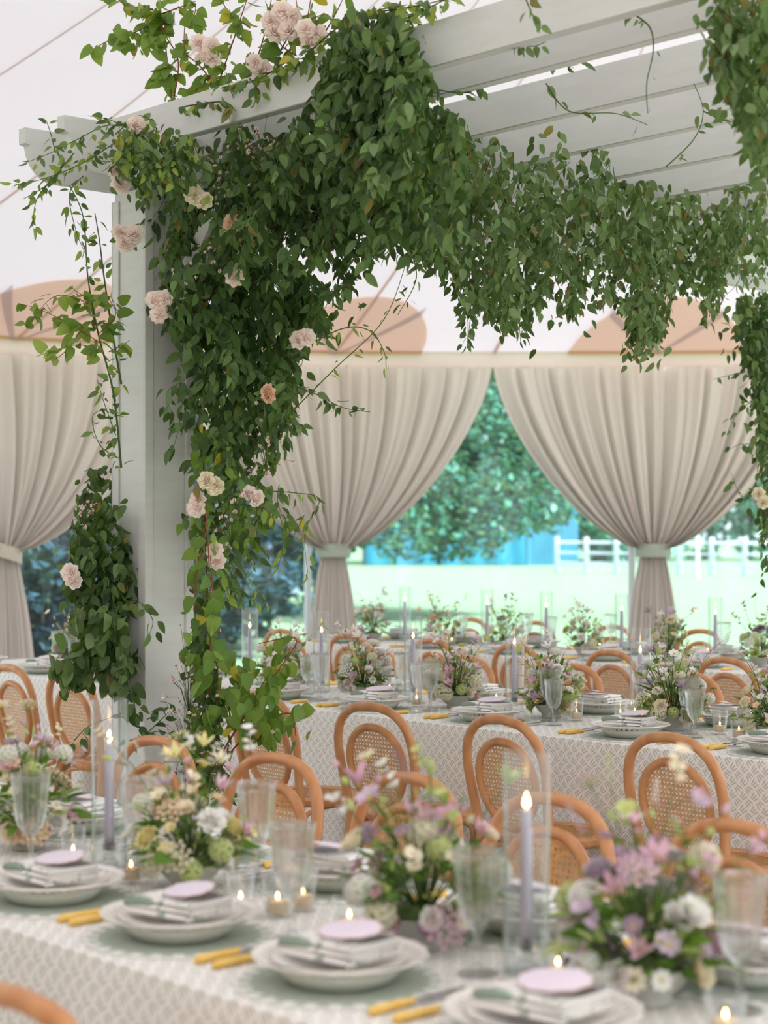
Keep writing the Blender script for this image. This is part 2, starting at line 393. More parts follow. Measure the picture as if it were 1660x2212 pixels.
for i in range(5):
    t = thing('tent_pole', ['white side pole beyond the far left curtain', 'white side pole behind the curtain left of the post', 'white side pole behind the curtain at the vine post', 'white side pole showing beside the curtain by the fence', 'white side pole past the right picture edge'][i], 'pole', C2W(*ring(i-.055), 0)-inward(i)*.24, 0, 'tent side poles')
    mb = MB(); mb.tube([(0, 0, 0), (0, 0, 1.5), (0, 0, 2.9)], .03, 12); part('shaft', mb, M['pole'], t)
    mb = MB(); mb.lathe([(.07, 0), (.07, .012), (.035, .02), (.034, .08)], 16, cap0=True, cap1=True); part('foot', mb, M['pole'], t)
for i in range(4):
    mb = MB()
    def pane(u, v):
        q = C2W(*ring(i+u), .02+2.9*v); return q-inward(i+u*.98+.01)*(.36+.012*math.sin(u*21+v*3)+.01*math.sin(u*43-v*5))
    mb.grid(pane, 24, 8)
    o = struct(part('window_%d' % (i+1), mb, M['vinyl'], None, smooth='all')); o['label'] = 'clear vinyl tent wall with bluish tint'

# ------------------------------------------------------------------ outdoors
def leafquads(blobs, n, size, rnd, m, shell=.55):
    """n folded leaves spread through ellipsoid blobs [(centre, radii)]"""
    mb = MB(); vs = []; fs = []
    tot = sum(b[1][0]*b[1][2] for b in blobs)
    for c, r in blobs:
        for _ in range(int(n*r[0]*r[2]/tot)):
            d = Vector((rnd.gauss(0, 1), rnd.gauss(0, 1), rnd.gauss(0, 1))).normalized()*(shell+(1-shell)*rnd.random()**.6)
            p = Vector(c)+Vector((d.x*r[0], d.y*r[1], d.z*r[2])); k = size*rnd.uniform(.6, 1.3)
            a = Vector((rnd.gauss(0, 1), rnd.gauss(0, 1), rnd.gauss(0, .6))).normalized(); b = a.cross(Vector((rnd.gauss(0, .5), rnd.gauss(0, .5), 1))).normalized()*.38; h = a.cross(b).normalized()*.1
            q = len(vs); vs += [p-a*k*.5, p+b*k+h*k, p+a*k*.5, p-b*k+h*k]; fs += [[q, q+1, q+2], [q, q+2, q+3]]
    mb.add(vs, fs); return mb
def tree(name, label, base, height, trunk_r, blobs, n, size, m, seed, group):
    rnd = random.Random(seed); t = thing(name, label, 'tree', base, 0, group); b = Vector(base)
    mb = MB(); mb.tube([(0, 0, -.1), (.05, .1, height*.3), (-.1, .1, height*.6), (0, 0, height*.85)], [trunk_r*1.2, trunk_r, trunk_r*.7, trunk_r*.3], 10); part('trunk', mb, M['bark'], t)
    for c, r in blobs[:6]:
        mb = MB(); d = Vector(c)-b; mb.tube([(0, 0, height*.3), d*.5+Vector((0, 0, height*.12)), d], [trunk_r*.5, trunk_r*.3, trunk_r*.1], 6); part('branch', mb, M['bark'], t)
    mb = leafquads([(Vector(c)-b, r) for c, r in blobs], n, size, rnd, m); o = part('foliage', mb, m, t, smooth='all'); o['kind'] = 'stuff'
    return t
def blob(px, py, Y, r): return (W(px, py, Y), (r, r, r*.85))
g0 = lambda px, Y: Vector((*W(px, HOR, Y)[:2], -.03))
bl = [blob(1020, 920, 33, 1.6), blob(1090, 1010, 32, 1.5), blob(980, 1030, 32, 1.5), blob(1150, 1050, 33, 1.1), blob(900, 1090, 31, 1.2), blob(1010, 1110, 31, 1.0), blob(860, 1150, 30, .6), blob(960, 1140, 31, .7),
      blob(1060, 1080, 31, .8), blob(1200, 1065, 33, .7), blob(1040, 850, 33, 1.6), blob(900, 950, 34, 1.8), blob(1120, 930, 34, 1.5), blob(780, 980, 34, 2.2), blob(700, 900, 35, 2.5), blob(850, 780, 35, 3), blob(1000, 700, 35, 2.5), blob(1090, 880, 33, 1.0), blob(1180, 1090, 32, .5)]
tree('oak_tree', 'big leafy oak hanging low before the turquoise barn', g0(705, 34), 6.5, .25, bl, 26000, .17, M['tree'], 3, 'trees outside the tent')
bl = [blob(560, 1060, 24, 1.6), blob(470, 1000, 25, 1.9), blob(620, 1160, 23, .8), blob(520, 1200, 23, .9), blob(440, 1180, 24, 1.4), blob(600, 1270, 22, .45), blob(500, 1290, 22, .7), blob(560, 1150, 23, 1.0), blob(600, 960, 25, 1.7), blob(450, 1290, 23, .6)]
tree('shade_tree', 'dark bluish tree beyond the vine post and clear wall', g0(440, 24.5), 5, .25, bl, 17000, .17, M['tree_blue'], 4, 'trees outside the tent')
bl = [blob(150, 1250, 20, 1.2), blob(60, 1200, 21, 1.4), blob(220, 1200, 21, 1.2), blob(140, 1120, 21, 1.3), blob(250, 1320, 20, .8), blob(130, 1360, 20, 1.0), blob(250, 1120, 20, .9), blob(50, 1340, 20, 1), blob(190, 1380, 20, .8)]
tree('hedge_tree', 'dense dark blue-green evergreen beside the curtain left of post', g0(150, 21), 3.2, .2, bl, 17000, .16, M['tree_blue'], 5, 'trees outside the tent')
rnd = random.Random(11)
FT = ['pale woodland tree just right of the barn', 'pale woodland tree behind the fence beside the barn tree', 'pale tree behind the curtain by the fence', 'pale woodland tree right of the fence curtain', 'pale woodland tree near the right picture edge', 'outermost pale tree at the right edge of the wood', 'pale tree rising far behind the barn', 'pale tree behind the oak, left of the barn', 'pale tree far left beyond the lawn']
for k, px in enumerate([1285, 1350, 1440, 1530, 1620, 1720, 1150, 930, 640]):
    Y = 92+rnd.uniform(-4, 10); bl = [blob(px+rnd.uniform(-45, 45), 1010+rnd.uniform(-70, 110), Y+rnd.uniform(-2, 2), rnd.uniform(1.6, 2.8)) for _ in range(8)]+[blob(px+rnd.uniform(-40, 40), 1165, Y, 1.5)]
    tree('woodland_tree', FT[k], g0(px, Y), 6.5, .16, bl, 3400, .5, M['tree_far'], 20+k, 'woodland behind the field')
# barn: turquoise tarp wall, ribbed cladding gable end
BY = 84.0
def barn_builder():
    p0, p1, p2 = g0(790, BY), g0(1140, BY), g0(1248, BY+3)
    t = thing('barn', 'turquoise barn with draped tarp wall and ribbed cladding behind the oak', 'barn', p1)
    L = (p1-p0); n = Vector((-L.y, L.x, 0)).normalized(); hw = 2.7
    mb = MB()
    def tarp(u, v): return p0-p1+L*u+Vector((0, 0, .03+hw*v))-n*(.10+.05*math.sin(u*40+v*2)+.05*math.sin(u*17))
    mb.grid(tarp, 60, 6); part('tarp', mb, M['tarp'], t, smooth='all')
    mb = MB(); mb.box((0, 0, 0), (.2, .2, hw+.2), Matrix.Translation((0, 0, (hw+.2)/2))); part('corner_post', mb, M['barn'], t)
    G = p2-p1; nrib = 26
    for k in range(nrib):
        u0, u1 = k/nrib, (k+.72)/nrib; h = lambda u: hw+.3+.25*(1-abs(u*1.2-.15))
        a, b = G*u0, G*u1; mb = MB(); d = Vector((-G.y, G.x, 0)).normalized()*-.08
        mb.add([a, b, b+Vector((0, 0, h(u1))), a+Vector((0, 0, h(u0))), a+d, b+d, b+d+Vector((0, 0, h(u1))), a+d+Vector((0, 0, h(u0)))], [(0, 3, 2, 1), (4, 5, 6, 7), (0, 1, 5, 4), (1, 2, 6, 5), (2, 3, 7, 6), (3, 0, 4, 7)])
        part('cladding_board', mb, M['barn'], t, smooth=False)
    mb = MB(); d = Vector((0, 0, hw+.25)); e = Vector((-G.y, G.x, 0)).normalized()*.2
    q = [p0-p1, Vector((0, 0, 0)), G, G+L*-1]
    mb.add([q[0]+e+d, q[1]+e*0+d, q[2]+e+d+Vector((0, 0, .3)), q[3]+e+d+Vector((0, 0, .3)), q[0]+e, q[1]+e, q[2]+e, q[3]+e], [(0, 1, 2, 3), (4, 5, 1, 0), (5, 6, 2, 1), (6, 7, 3, 2), (7, 4, 0, 3)])
    part('roof', mb, M['barnroof'], t, smooth=False)
barn_builder()
fa, fb = g0(1203, 69), g0(1760, 62); t = thing('fence', 'white post and rail field fence right of the barn', 'fence', fa)
n = 9
for k in range(n):
    mb = MB(); q = (fb-fa)*(k/(n-1)); mb.box((q.x, q.y, .68), (.15, .15, 1.36), bev=.02); part('post', mb, M['fence'], t)
for z in (1.16, .76, .38):
    for k in range(n-1):
        mb = MB(); a, b = (fb-fa)*(k/(n-1)), (fb-fa)*((k+1)/(n-1)); mb.tube([a+Vector((0, 0, z)), b+Vector((0, 0, z))], .065, 4, flat=.5); part('rail', mb, M['fence'], t, smooth=False)
t = thing('field_pole', 'slim white pole standing at the fence behind the curtain', 'pole', g0(1507, 60)); mb = MB(); mb.tube([(0, 0, 0), (0, 0, 1), (0, 0, 2.0)], .07, 8); part('shaft', mb, M['fence'], t); mb = MB(); mb.lathe([(.075, 2.0), (.05, 2.06), (.001, 2.08)], 10); part('cap', mb, M['fence'], t)

# ------------------------------------------------------------------ pergola
PW = -5.38; PY0, PWD = 3.705, .20; ZR0, RH = 2.885, .135       # post corner, width; rafter underside and height
perg = thing('pergola', 'sage-grey painted timber pergola wrapped in vines over the middle table', 'pergola', (PW, PY0+.1, 0))
PO = perg.location
def pp(name, mb, parent=perg, smooth=True): return part(name, mb, M['paint'], parent, smooth, M=Matrix.Translation(-PO) if parent is perg else None)
def post(wx, wy):
    mb = MB(); mb.box((wx-PWD/2+0, wy+PWD/2, 1.375), (PWD, PWD, 2.75), bev=.004); p = pp('post', mb)
    for i, j in ((0, 0), (1, 0), (0, 1), (1, 1)):        # corner boards with a shadow line between them
        cx, cy_ = wx-PWD*i, wy+PWD*j; sx, sy = (1 if i == 0 else -1), (1 if j == 1 else -1)
        mb = MB(); w, th = .036, .008
        mb.box((cx+sx*th/2, cy_-sy*(w/2-th), 1.37), (th, w, 2.70), bev=.002); mb.box((cx-sx*(w/2), cy_+sy*th/2, 1.37), (w, th, 2.70), bev=.002)
        part('corner_board', mb, M['paint'], p)
    mb = MB(); mb.box((wx-PWD/2, wy+PWD/2, .07), (PWD+.05, PWD+.05, .14), bev=.006); part('plinth', mb, M['paint'], p)
post(PW, PY0); post(PW, 9.65); post(-1.2, PY0); post(-1.2, 9.65)
def scroll(y0, y1, z0, z1, front=True, back=True):
    o = [];
    def end(y, d):
        h = z1-z0; r = [(y, z1), (y, z1-.055), (y+d*.02, z1-.06)]
        for k in range(1, 7): a = k/6*PI/2; r.append((y+d*(.02+.10*(1-math.cos(a))+.02*k/6), z1-.06-(h-.06)*math.sin(a)))
        return r
    return end(y0, 1)+end(y1, -1)[::-1]
HB0, HB1 = 2.762, 2.942
for xx in (PW+.006, PW-PWD-.05, -1.2+.006, -1.2-PWD-.05):
    mb = MB(); out = scroll(3.335, 10.2, HB0, HB1)
    mb.extrude([(y, z) for y, z in out], 0, .044, Matrix(((0, 1, 0, xx), (1, 0, 0, 0), (0, 0, 1, 0), (0, 0, 0, 1)))); pp('header_beam', mb, smooth=False)
RY = [3.66, 3.91, 4.40, 4.86, 5.32, 5.785, 6.25, 6.71, 7.17, 7.63, 8.09, 8.55, 9.01, 9.60, 9.85]
for wy in RY:
    mb = MB(); x0, x1 = PW-PWD+.02, -.75
    mb.box(((x0+x1)/2, wy+.0225, ZR0+RH/2-.008), (x1-x0, .045, RH), bev=.003); pp('rafter', mb)
for (d, s) in (((0, 1, 0), 1), ((1, 0, 0), 1)):           # knee braces at the near post
    c = Vector((PW-PWD/2, PY0+PWD/2, 0)); d = Vector(d); a = c+d*.10+Vector((0, 0, 2.28)); b = c+d*.46+Vector((0, 0, 2.69))
    mb = MB(); mb.tube([a, b], .045, 4); pp('knee_brace', mb, smooth=False)

# ------------------------------------------------------------------ tables and cloths
TZ = .76
TABLES = dict(front=(-6.2, -.4, 1.76, 2.70), middle=(-9.4, -1.6, 4.90, 5.90), back=(-9.75, -2.6, 7.83, 8.80))
def table(key, lab1, lab2):
    x0, x1, y0, y1 = TABLES[key]; rnd = random.Random(key)
    t = thing('dining_table', lab2, 'table', ((x0+x1)/2, (y0+y1)/2, 0), 0, 'long dining tables')
    w, d = x1-x0-.06, y1-y0-.06
    mb = MB(); mb.box((0, 0, TZ-.03), (w, d, .04)); part('tabletop', mb, M['wood'], t)
    for i in (-1, 0, 1):
        for j in (-1, 1): mb = MB(); mb.tube([(i*(w/2-.15), j*(d/2-.1), 0), (i*(w/2-.15), j*(d/2-.1), TZ-.05)], .03, 8); part('leg', mb, M['wood'], t)
    mb = MB(); per = []                    # perimeter of the cloth, rounded corners
    def corner(cx, cy_, a0): return [(cx+.03*math.cos(a0+k*PI/8), cy_+.03*math.sin(a0+k*PI/8)) for k in range(5)]
    nx = int((x1-x0)/.05); ny = int((y1-y0)/.05)
    per += [(x0+.03+(x1-x0-.06)*k/nx, y0) for k in range(1, nx)]+corner(x1-.03, y0+.03, -PI/2)
    per += [(x1, y0+.03+(y1-y0-.06)*k/ny) for k in range(1, ny)]+corner(x1-.03, y1-.03, 0)
    per += [(x1-.03-(x1-x0-.06)*k/nx, y1) for k in range(1, nx)]+corner(x0+.03, y1-.03, PI/2)
    per += [(x0, y1-.03-(y1-y0-.06)*k/ny) for k in range(1, ny)]+corner(x0+.03, y0+.03, PI)
    N = len(per); cx, cy_ = (x0+x1)/2, (y0+y1)/2; arc = [0]
    for k in range(N): a, b = per[k], per[(k+1) % N]; arc.append(arc[-1]+math.hypot(b[0]-a[0], b[1]-a[1]))
    rows = [(TZ, -.006), (TZ-.002, -.002), (TZ-.008, 0), (TZ-.05, .001), (.55, .004), (.35, .008), (.15, .011), (.01, .014)]
    vs = []; fs = []; uv = {}
    seams = [rnd.uniform(0, arc[-1]) for _ in range(10)]
    if key == 'middle': seams.append(-2.95-x0)
    if key == 'front': seams.append(-2.82-x0)
    for ri, (z, off) in enumerate(rows):
        for k in range(N+1):
            x, y = per[k % N]; nx_, ny_ = x-cx, y-cy_
            a, b = per[(k-1) % N], per[(k+1) % N]; tn = Vector((b[0]-a[0], b[1]-a[1])).normalized(); nr = Vector((tn.y, -tn.x))
            dr = (TZ-z)/TZ; wv = off+dr*(.006*math.sin(arc[k]*7)+.004*math.sin(arc[k]*17))
            for s in seams: q = (arc[k]-s); wv += .022*dr**.5*math.exp(-(q/.05)**2)*(1 if ri > 2 else 0)
            uv[len(vs)] = (arc[k], z+off); vs.append((x+nr.x*wv, y+nr.y*wv, z))
    for ri in range(len(rows)-1):
        for k in range(N): a = ri*(N+1)+k; fs.append([a+1, a, a+N+1, a+N+2])
    mb.add(vs, fs); b = len(mb.v); mb.add([(x*1, y*1, TZ) for x, y in [(px+(cx-px)/abs(cx-px+1e-9)*.006*0, py) for px, py in per]], [list(range(N))])
    for k in range(N): x, y = per[k]; mb.v[b+k] = Vector((x-.006*(1 if x > cx else -1)*(abs(x-cx) > (x1-x0)/2-.031), y-.006*(1 if y > cy_ else -1)*(abs(y-cy_) > (y1-y0)/2-.031), TZ)); uv[b+k] = (x, y)
    mb.uv = uv
    o = part('tablecloth', mb, M['cloth'], None); tag(o, lab1, 'tablecloth', 'leaf-printed tablecloths')
table('front', 'leaf-printed linen cloth on the blurred front table', 'long front table under the leaf-printed cloth')
table('middle', 'leaf-printed linen cloth on the middle table behind the vine post', 'long middle table behind the vine post under printed cloth')
table('back', 'leaf-printed linen cloth on the rear table nearest the curtains', 'long rear table by the curtains under printed cloth')

# ------------------------------------------------------------------ bentwood chairs
def yb(z): return -.19-(z-.46)*.17 if z >= .46 else -.19-(.46-z)*.13
def cane(a, b, plane, pitch=.0150, super_=2.15):
    mb = MB()
    def inside(x, y): return abs(x/a)**super_+abs(y/b)**super_ < 1
    def rib(o, d, w, lay):
        n = Vector((-d.y, d.x)); c = n*o; L = max(a, b)*1.6; ts = [-L+2*L*k/160 for k in range(161) if inside(c.x+d.x*(-L+2*L*k/160), c.y+d.y*(-L+2*L*k/160))]
        if len(ts) < 2: return
        p, q = c+d*ts[0], c+d*ts[-1]; m = (p+q)/2
        mb.add([plane(r+n*s*w/2, lay) for r in (p, m, q) for s in (-1, 1)], [(0, 1, 3, 2), (2, 3, 5, 4)])
    k = int(max(a, b)*1.5/pitch)+1
    for i in range(-k, k+1):
        for e in (-.0021, .0021):
            rib(i*pitch+e, Vector((0, 1)), .0024, .0006); rib(i*pitch+e, Vector((1, 0)), .0024, -.0006)
        r = pitch*math.sqrt(.5)
        rib((i+.5)*r*1.0, Vector((.7071, .7071)), .0022, .0013); rib((i+.5)*r*1.0, Vector((.7071, -.7071)), .0022, -.0013)
    return mb
def chair_parts():
    out = []; mb = MB()
    half = [(0, .19), (.12, .186), (.3, .178), (.46, .172), (.56, .180), (.64, .190), (.70, .194), (.75, .189), (.79, .176), (.82, .156), (.845, .128), (.862, .092), (.871, .05)]
    pts = [Vector((-w, yb(z), z)) for z, w in half]+[Vector((0, yb(.875), .875))]+[Vector((w, yb(z), z)) for z, w in half[::-1]]
    rr = [.0125+.0045*min(1, z/.46) for z, w in half]; mb.tube(pts, rr+[.0165]+rr[::-1], 10)
    out.append(('back_hoop', mb.mesh('back_hoop', M['wood'], 'all'), None, []))
    zc, A, B = .648, .137, .150; egg = lambda a: 1+.10*math.sin(a)
    mb = MB(); mb.tube([Vector((A*math.cos(a)*egg(a), yb(zc+B*math.sin(a))-.002, zc+B*math.sin(a))) for a in [2*PI*k/44 for k in range(44)]], .0145, 9, closed=True)
    cn = cane(A*1.02, B*.985, lambda p, l: Vector((p.x*(1+.10*p.y/B), yb(zc+p.y)-.002+l, zc+p.y))).mesh('cane_back', M['cane'], False)
    out.append(('inner_hoop', mb.mesh('inner_hoop', M['wood'], 'all'), None, [('cane_back', cn, None)]))
    # seat ring with cane inset
    mb = MB(); n = 40
    def so(a, r): c, s = math.cos(a), math.sin(a); return r*c*(1.04+.05*s), r*s*.98
    prof = [(.150, .452), (.150, .466), (.160, .470), (.196, .470), (.204, .463), (.205, .447), (.198, .438), (.155, .438)]
    vs = []; fs = []
    for (r, z) in prof:
        for k in range(n): x, y = so(2*PI*k/n, r); vs.append((x, y, z))
    for i in range(len(prof)):
        for k in range(n): j = (i+1) % len(prof); fs.append([i*n+k, i*n+(k+1) % n, j*n+(k+1) % n, j*n+k])
    mb.add(vs, [f[::-1] for f in fs])
    cs = cane(.158, .148, lambda p, l: Vector((p.x*(1.04+.05*p.y/.15), p.y, .463+l)), .0150, 2.0).mesh('cane_seat', M['cane'], False)
    out.append(('seat_frame', mb.mesh('seat_frame', M['wood']), None, [('cane_seat', cs, None)]))
    for s in (-1, 1):
        mb = MB(); mb.tube([(s*.165, .15, .445), (s*.168, .155, .3), (s*.178, .175, .1), (s*.182, .182, 0)], [.018, .0175, .0145, .012], 10)
        out.append(('front_leg', mb.mesh('front_leg', M['wood'], 'all'), None, []))
    def arch(p, q, up, down=.2):
        pts = [Vector(p)-Vector((0, 0, down))*1.0]
        for k in range(13):
            a = PI*k/12; f = .5-.5*math.cos(a); pts.append(Vector(p).lerp(Vector(q), f)+Vector((0, 0, -.06+.055*math.sin(a)**.6*1.0)))
        pts.append(Vector(q)-Vector((0, 0, down))); return pts
    z = .44
    for p, q in (((-.150, .135, z), (.150, .135, z)), ((-.158, .125, z), (-.160, -.165, z)), ((.158, .125, z), (.160, -.165, z)), ((-.145, -.17, z), (.145, -.17, z))):
        mb = MB(); mb.tube(arch(p, q, .06), .0095, 7); out.append(('arched_brace', mb.mesh('arched_brace', M['wood'], 'all'), None, []))
    return out
def chair(wx, wy, facing, label, group, jit):
    place('bentwood_chair', chair_parts, label, 'chair', (wx, wy, 0), (0 if facing > 0 else PI)+jit, group)
rj = random.Random(5)
def side(n): return [ORD[k] for k in range(n)]
CH = [  # table, side, facing, wy, [wx]
 ('front', 'near', 1, 1.535, [-2.17]),
 ('front', 'far', -1, 2.925, [-4.54, -3.96, -3.42, -2.92, -2.40]),
 ('middle', 'near', 1, 4.655, [-7.50, -7.00, -5.56, -4.95, -4.28, -3.55]),
 ('middle', 'far', -1, 6.14, [-7.15, -6.45, -5.75, -5.05, -4.35]),
 ('back', 'near', 1, 7.56, [-9.08, -8.42, -7.70, -7.00, -6.28, -5.52]),
 ('back', 'far', -1, 9.04, [-9.35, -8.70, -8.0, -7.25, -6.5])]
for tb, sd, fc, wy, xs in CH:
    for k, x in enumerate(xs):
        lab = 'honey bentwood cane chair whose hoop enters the bottom left corner' if (tb, sd) == ('front', 'near') else \
              'honey bentwood cane chair, %s from the left on %s side of %s table' % (ORD[k], sd, tb)
        chair(x, wy+rj.uniform(-.02, .02)*(sd == 'near'), fc, lab, 'bentwood cane chairs at the tables', rj.uniform(-.07, .07))

# ------------------------------------------------------------------ table settings
SEG = 36
def placemat():
    mb = MB(); f = lambda a, r, z: r*(1+.022*math.cos(a*26)*(r > .15)); mb.lathe([(.001, .003), (.15, .003), (.172, .0032), (.176, .0028), (.176, .0002)], 104, f, cap0=False)
    for k, fc in enumerate(mb.f):
        if max(math.hypot(mb.v[i].x, mb.v[i].y) for i in fc) > .175: mb.m[k] = 1
    return mb.mesh('placemat', [M['sagemat'], M['matedge']])
def charger_parts():
    mb = MB(); mb.lathe([(.001, .012), (.088, .012), (.098, .016), (.104, .022), (.106, .020), (.100, .012), (.085, .001), (.07, .001), (.001, .003)], 48)
    for q in mb.v: q.z *= 1.4
    body = mb.mesh('well', M['china2'], 'all')
    mb = MB(); N = 40
    for k in range(N):                                   # pierced rim: spokes and an outer scalloped ring
        a0, a1 = 2*PI*k/N, 2*PI*(k+.55)/N
        q = lambda a, r, z: (r*math.cos(a), r*math.sin(a), z)
        mb.add([q(a0, .104, .022), q(a1, .104, .022), q(a1+.05, .134, .031), q(a0+.05, .134, .031), q(a0, .104, .019), q(a1, .104, .019), q(a1+.05, .134, .028), q(a0+.05, .134, .028)],
               [(0, 1, 2, 3), (7, 6, 5, 4), (1, 5, 6, 2), (0, 3, 7, 4)])
    mb.lathe([(.132, .0275), (.132, .031), (.140, .0335), (.147, .0345), (.1475, .0325), (.140, .030), (.132, .0275)], 80, lambda a, r, z: r*(1+.012*math.cos(a*20)*(r > .138)))
    for q in mb.v: q.z *= 1.4
    rim = mb.mesh('pierced_rim', M['china'])
    return [('well', body, None, [('pierced_rim', rim, None)])]
def salad_plate():
    mb = MB(); mb.lathe([(.001, .010), (.062, .010), (.075, .013), (.112, .024), (.114, .0255), (.115, .024), (.075, .010), (.06, .004), (.058, .0005), (.001, .0005)], 64, lambda a, r, z: r*(1+.014*math.cos(a*16)*(r > .09)))
    return mb.mesh('salad_plate', M['china'], 'all')
def napkin_parts():
    mb = MB()
    for k, (w, d, rz) in enumerate(((.172, .128, 0), (.166, .124, .05), (.158, .118, -.03))):
        mb.box((.004*k, .002*k, .0205+k*.0105), (w*.94, d, .0105), Matrix.Rotation(rz, 4, 'Z'), bev=.0046)
    a = mb.mesh('folded_cloth', M['napkin'], 'all'); mb = MB()
    mb.tube([(-.084+.07*t, -.058+.002*t, .0345+.006*math.sin(t*2)) for t in (0, .05, .3, .6, .95, 1)], [.003, .0085, .0095, .009, .0075, .003], 10, flat=.75)
    return [('folded_cloth', a, None, [('green_edge', mb.mesh('green_edge', M['trim'], 'all'), None)])]
def card():
    mb = MB(); n = 40
    f = lambda a: 1+.03*math.cos(a*10)
    vs = [(0, 0, .006)]; fs = []
    for r, z in ((.5, .006), (.97, .003), (1.0, .0025), (1.0, .0005)):
        for k in range(n): a = 2*PI*k/n; x, y = .060*r*math.cos(a)*f(a), .047*r*math.sin(a)*f(a); vs.append((x, y, z*.5+.0015*math.sin(x*40)+.3*y*y))
    for k in range(n): fs.append([0, 1+k, 1+(k+1) % n])
    for i in range(3):
        for k in range(n): fs.append([1+i*n+k, 1+(i+1)*n+k, 1+(i+1)*n+(k+1) % n, 1+i*n+(k+1) % n])
    mb.add(vs, fs); mb.m = [1 if k >= n*2 else 0 for k in range(len(fs))]
    return mb.mesh('place_card', [M['card'], M['card_edge']], 'all')
def handle_mesh(L):
    mb = MB(); pts = [(0, L*t, .007) for t in (0, .03, .12, .5, .85, .97, 1)]; mb.tube(pts, [.006, .0098, .0112, .0104, .0094, .0088, .006], 10, flat=.6)
    return mb.mesh('handle', M['bone'], 'all')
def fork_parts():
    L = .095; mb = MB()
    mb.tube([(0, L-.005, .007), (0, L+.03, .0075), (0, L+.05, .008)], [.0035, .0028, .004], 8)
    mb.box((0, L+.062, .009), (.019, .028, .0022), bev=.0009)
    for k in range(4): x = -.0078+k*.0052; mb.tube([(x, L+.074, .009), (x, L+.095, .0085), (x, L+.112, .0115)], [.0016, .0013, .0007], 5)
    return [('handle', handle_mesh(L), None, []), ('tines', mb.mesh('tines', M['steel'], 'all'), None, [])]
def knife_parts():
    L = .098; mb = MB()
    out = [(-.006, L-.003), (.006, L-.003), (.0085, L+.03), (.010, L+.08), (.006, L+.112), (-.006, L+.122), (-.006, L+.05)]
    mb.add([(x, y, .0062) for x, y in out]+[(x, y, .0078) for x, y in out], [list(range(7))[::-1], list(range(7, 14))]+[[i, (i+1) % 7, 7+(i+1) % 7, 7+i] for i in range(7)])
    return [('handle', handle_mesh(L), None, []), ('blade', mb.mesh('blade', M['steel'], False), None, [])]
def goblet():
    fl = lambda a, r, z: r*(1+.04*math.cos(a*12)*(1 if .09 < z < .2 else .15))
    mb = MB(); mb.lathe([(.001, 0), (.034, 0), (.036, .003), (.030, .006), (.012, .011), (.0065, .02), (.0055, .045), (.0085, .055), (.006, .062), (.0075, .072), (.018, .082), (.029, .10), (.0355, .13), (.0375, .16), (.041, .195), (.0445, .213),
        (.0435, .2135), (.0395, .194), (.036, .16), (.034, .13), (.0275, .102), (.016, .087), (.001, .083)], 72, fl); return mb.mesh('goblet', M['crystal'], 'all')
def wine_glass():
    fl = lambda a, r, z: r*(1+.045*math.cos(a*10)*(1 if .07 < z < .15 else 0))
    mb = MB(); mb.lathe([(.001, 0), (.030, 0), (.032, .003), (.026, .006), (.010, .011), (.006, .02), (.005, .045), (.0075, .052), (.006, .058), (.016, .068), (.026, .085), (.031, .11), (.033, .14), (.037, .168), (.0395, .178),
        (.0385, .1785), (.0355, .166), (.0315, .14), (.0295, .11), (.0245, .088), (.014, .073), (.001, .069)], 60, fl); return mb.mesh('wine_glass', M['crystal'], 'all')
def flame_mesh(h):
    mb = MB(); mb.lathe([(.0003, 0), (.17*h, .13*h), (.22*h, .3*h), (.17*h, .55*h), (.08*h, .8*h), (.0003, h)], 10); return mb.mesh('flame', M['flame'], 'all')
def wick_mesh(): mb = MB(); mb.tube([(0, 0, 0), (.0005, 0, .007)], .0008, 5); return mb.mesh('wick', M['wick'])
def hurricane_parts():
    mb = MB(); R, Hh = .040, .375
    mb.lathe([(.001, .0), (R, .0), (R, .003), (R, Hh), (R-.0012, Hh+.001), (R-.0024, Hh), (R-.0024, .006), (.001, .006)], 40)
    g = mb.mesh('glass_tube', M['tglass'], 'all')
    mb = MB(); mb.lathe([(.001, .006), (.026, .006), (.027, .010), (.014, .016), (.012, .03), (.016, .034), (.016, .058), (.0125, .058), (.0122, .040), (.001, .040)], 24); h = mb.mesh('candle_holder', M['crystal'], 'all')
    mb = MB(); mb.lathe([(.001, .040), (.0118, .040), (.0112, .12), (.0095, .24), (.0085, .272), (.006, .278), (.001, .279)], 16); c = mb.mesh('taper', M['lav'], 'all')
    T = Matrix.Translation
    return [('glass_tube', g, None, []), ('candle_holder', h, None, []), ('taper', c, None, [('flame', flame_mesh(.027), T((0, 0, .280)))])]
def votive_mesh(r0, r1, h, out):
    cut = lambda a, r, z: r*(1+.018*math.cos(a*16+z*90)*(1 if .02 < z < h*.85 else 0))
    mb = MB(); mb.lathe([(.001, 0), (r0*.94, 0), (r0, .003), (r0, .008), (r1, h), (r1-.0015, h+.001), (r1-.003, h), (r0-.003, .009), (.001, .008)], 48, cut); g = mb.mesh('cut_glass', M['vglass'], 'all')
    mb = MB(); rc = r0-.005; mb.lathe([(.001, .0085), (rc, .0085), (rc, .030), (rc-.002, .032), (.003, .031), (.001, .031)], 20); c = mb.mesh('wax_candle', M['wax'], 'all')
    T = Matrix.Translation
    return [('cut_glass', g, None, []), ('wax_candle', c, None, [('flame', flame_mesh(.014), T((0, 0, .034)))])]
def tall_votive(): return votive_mesh(.025, .029, .088, 0)
def low_votive(): return votive_mesh(.027, .033, .072, 0)

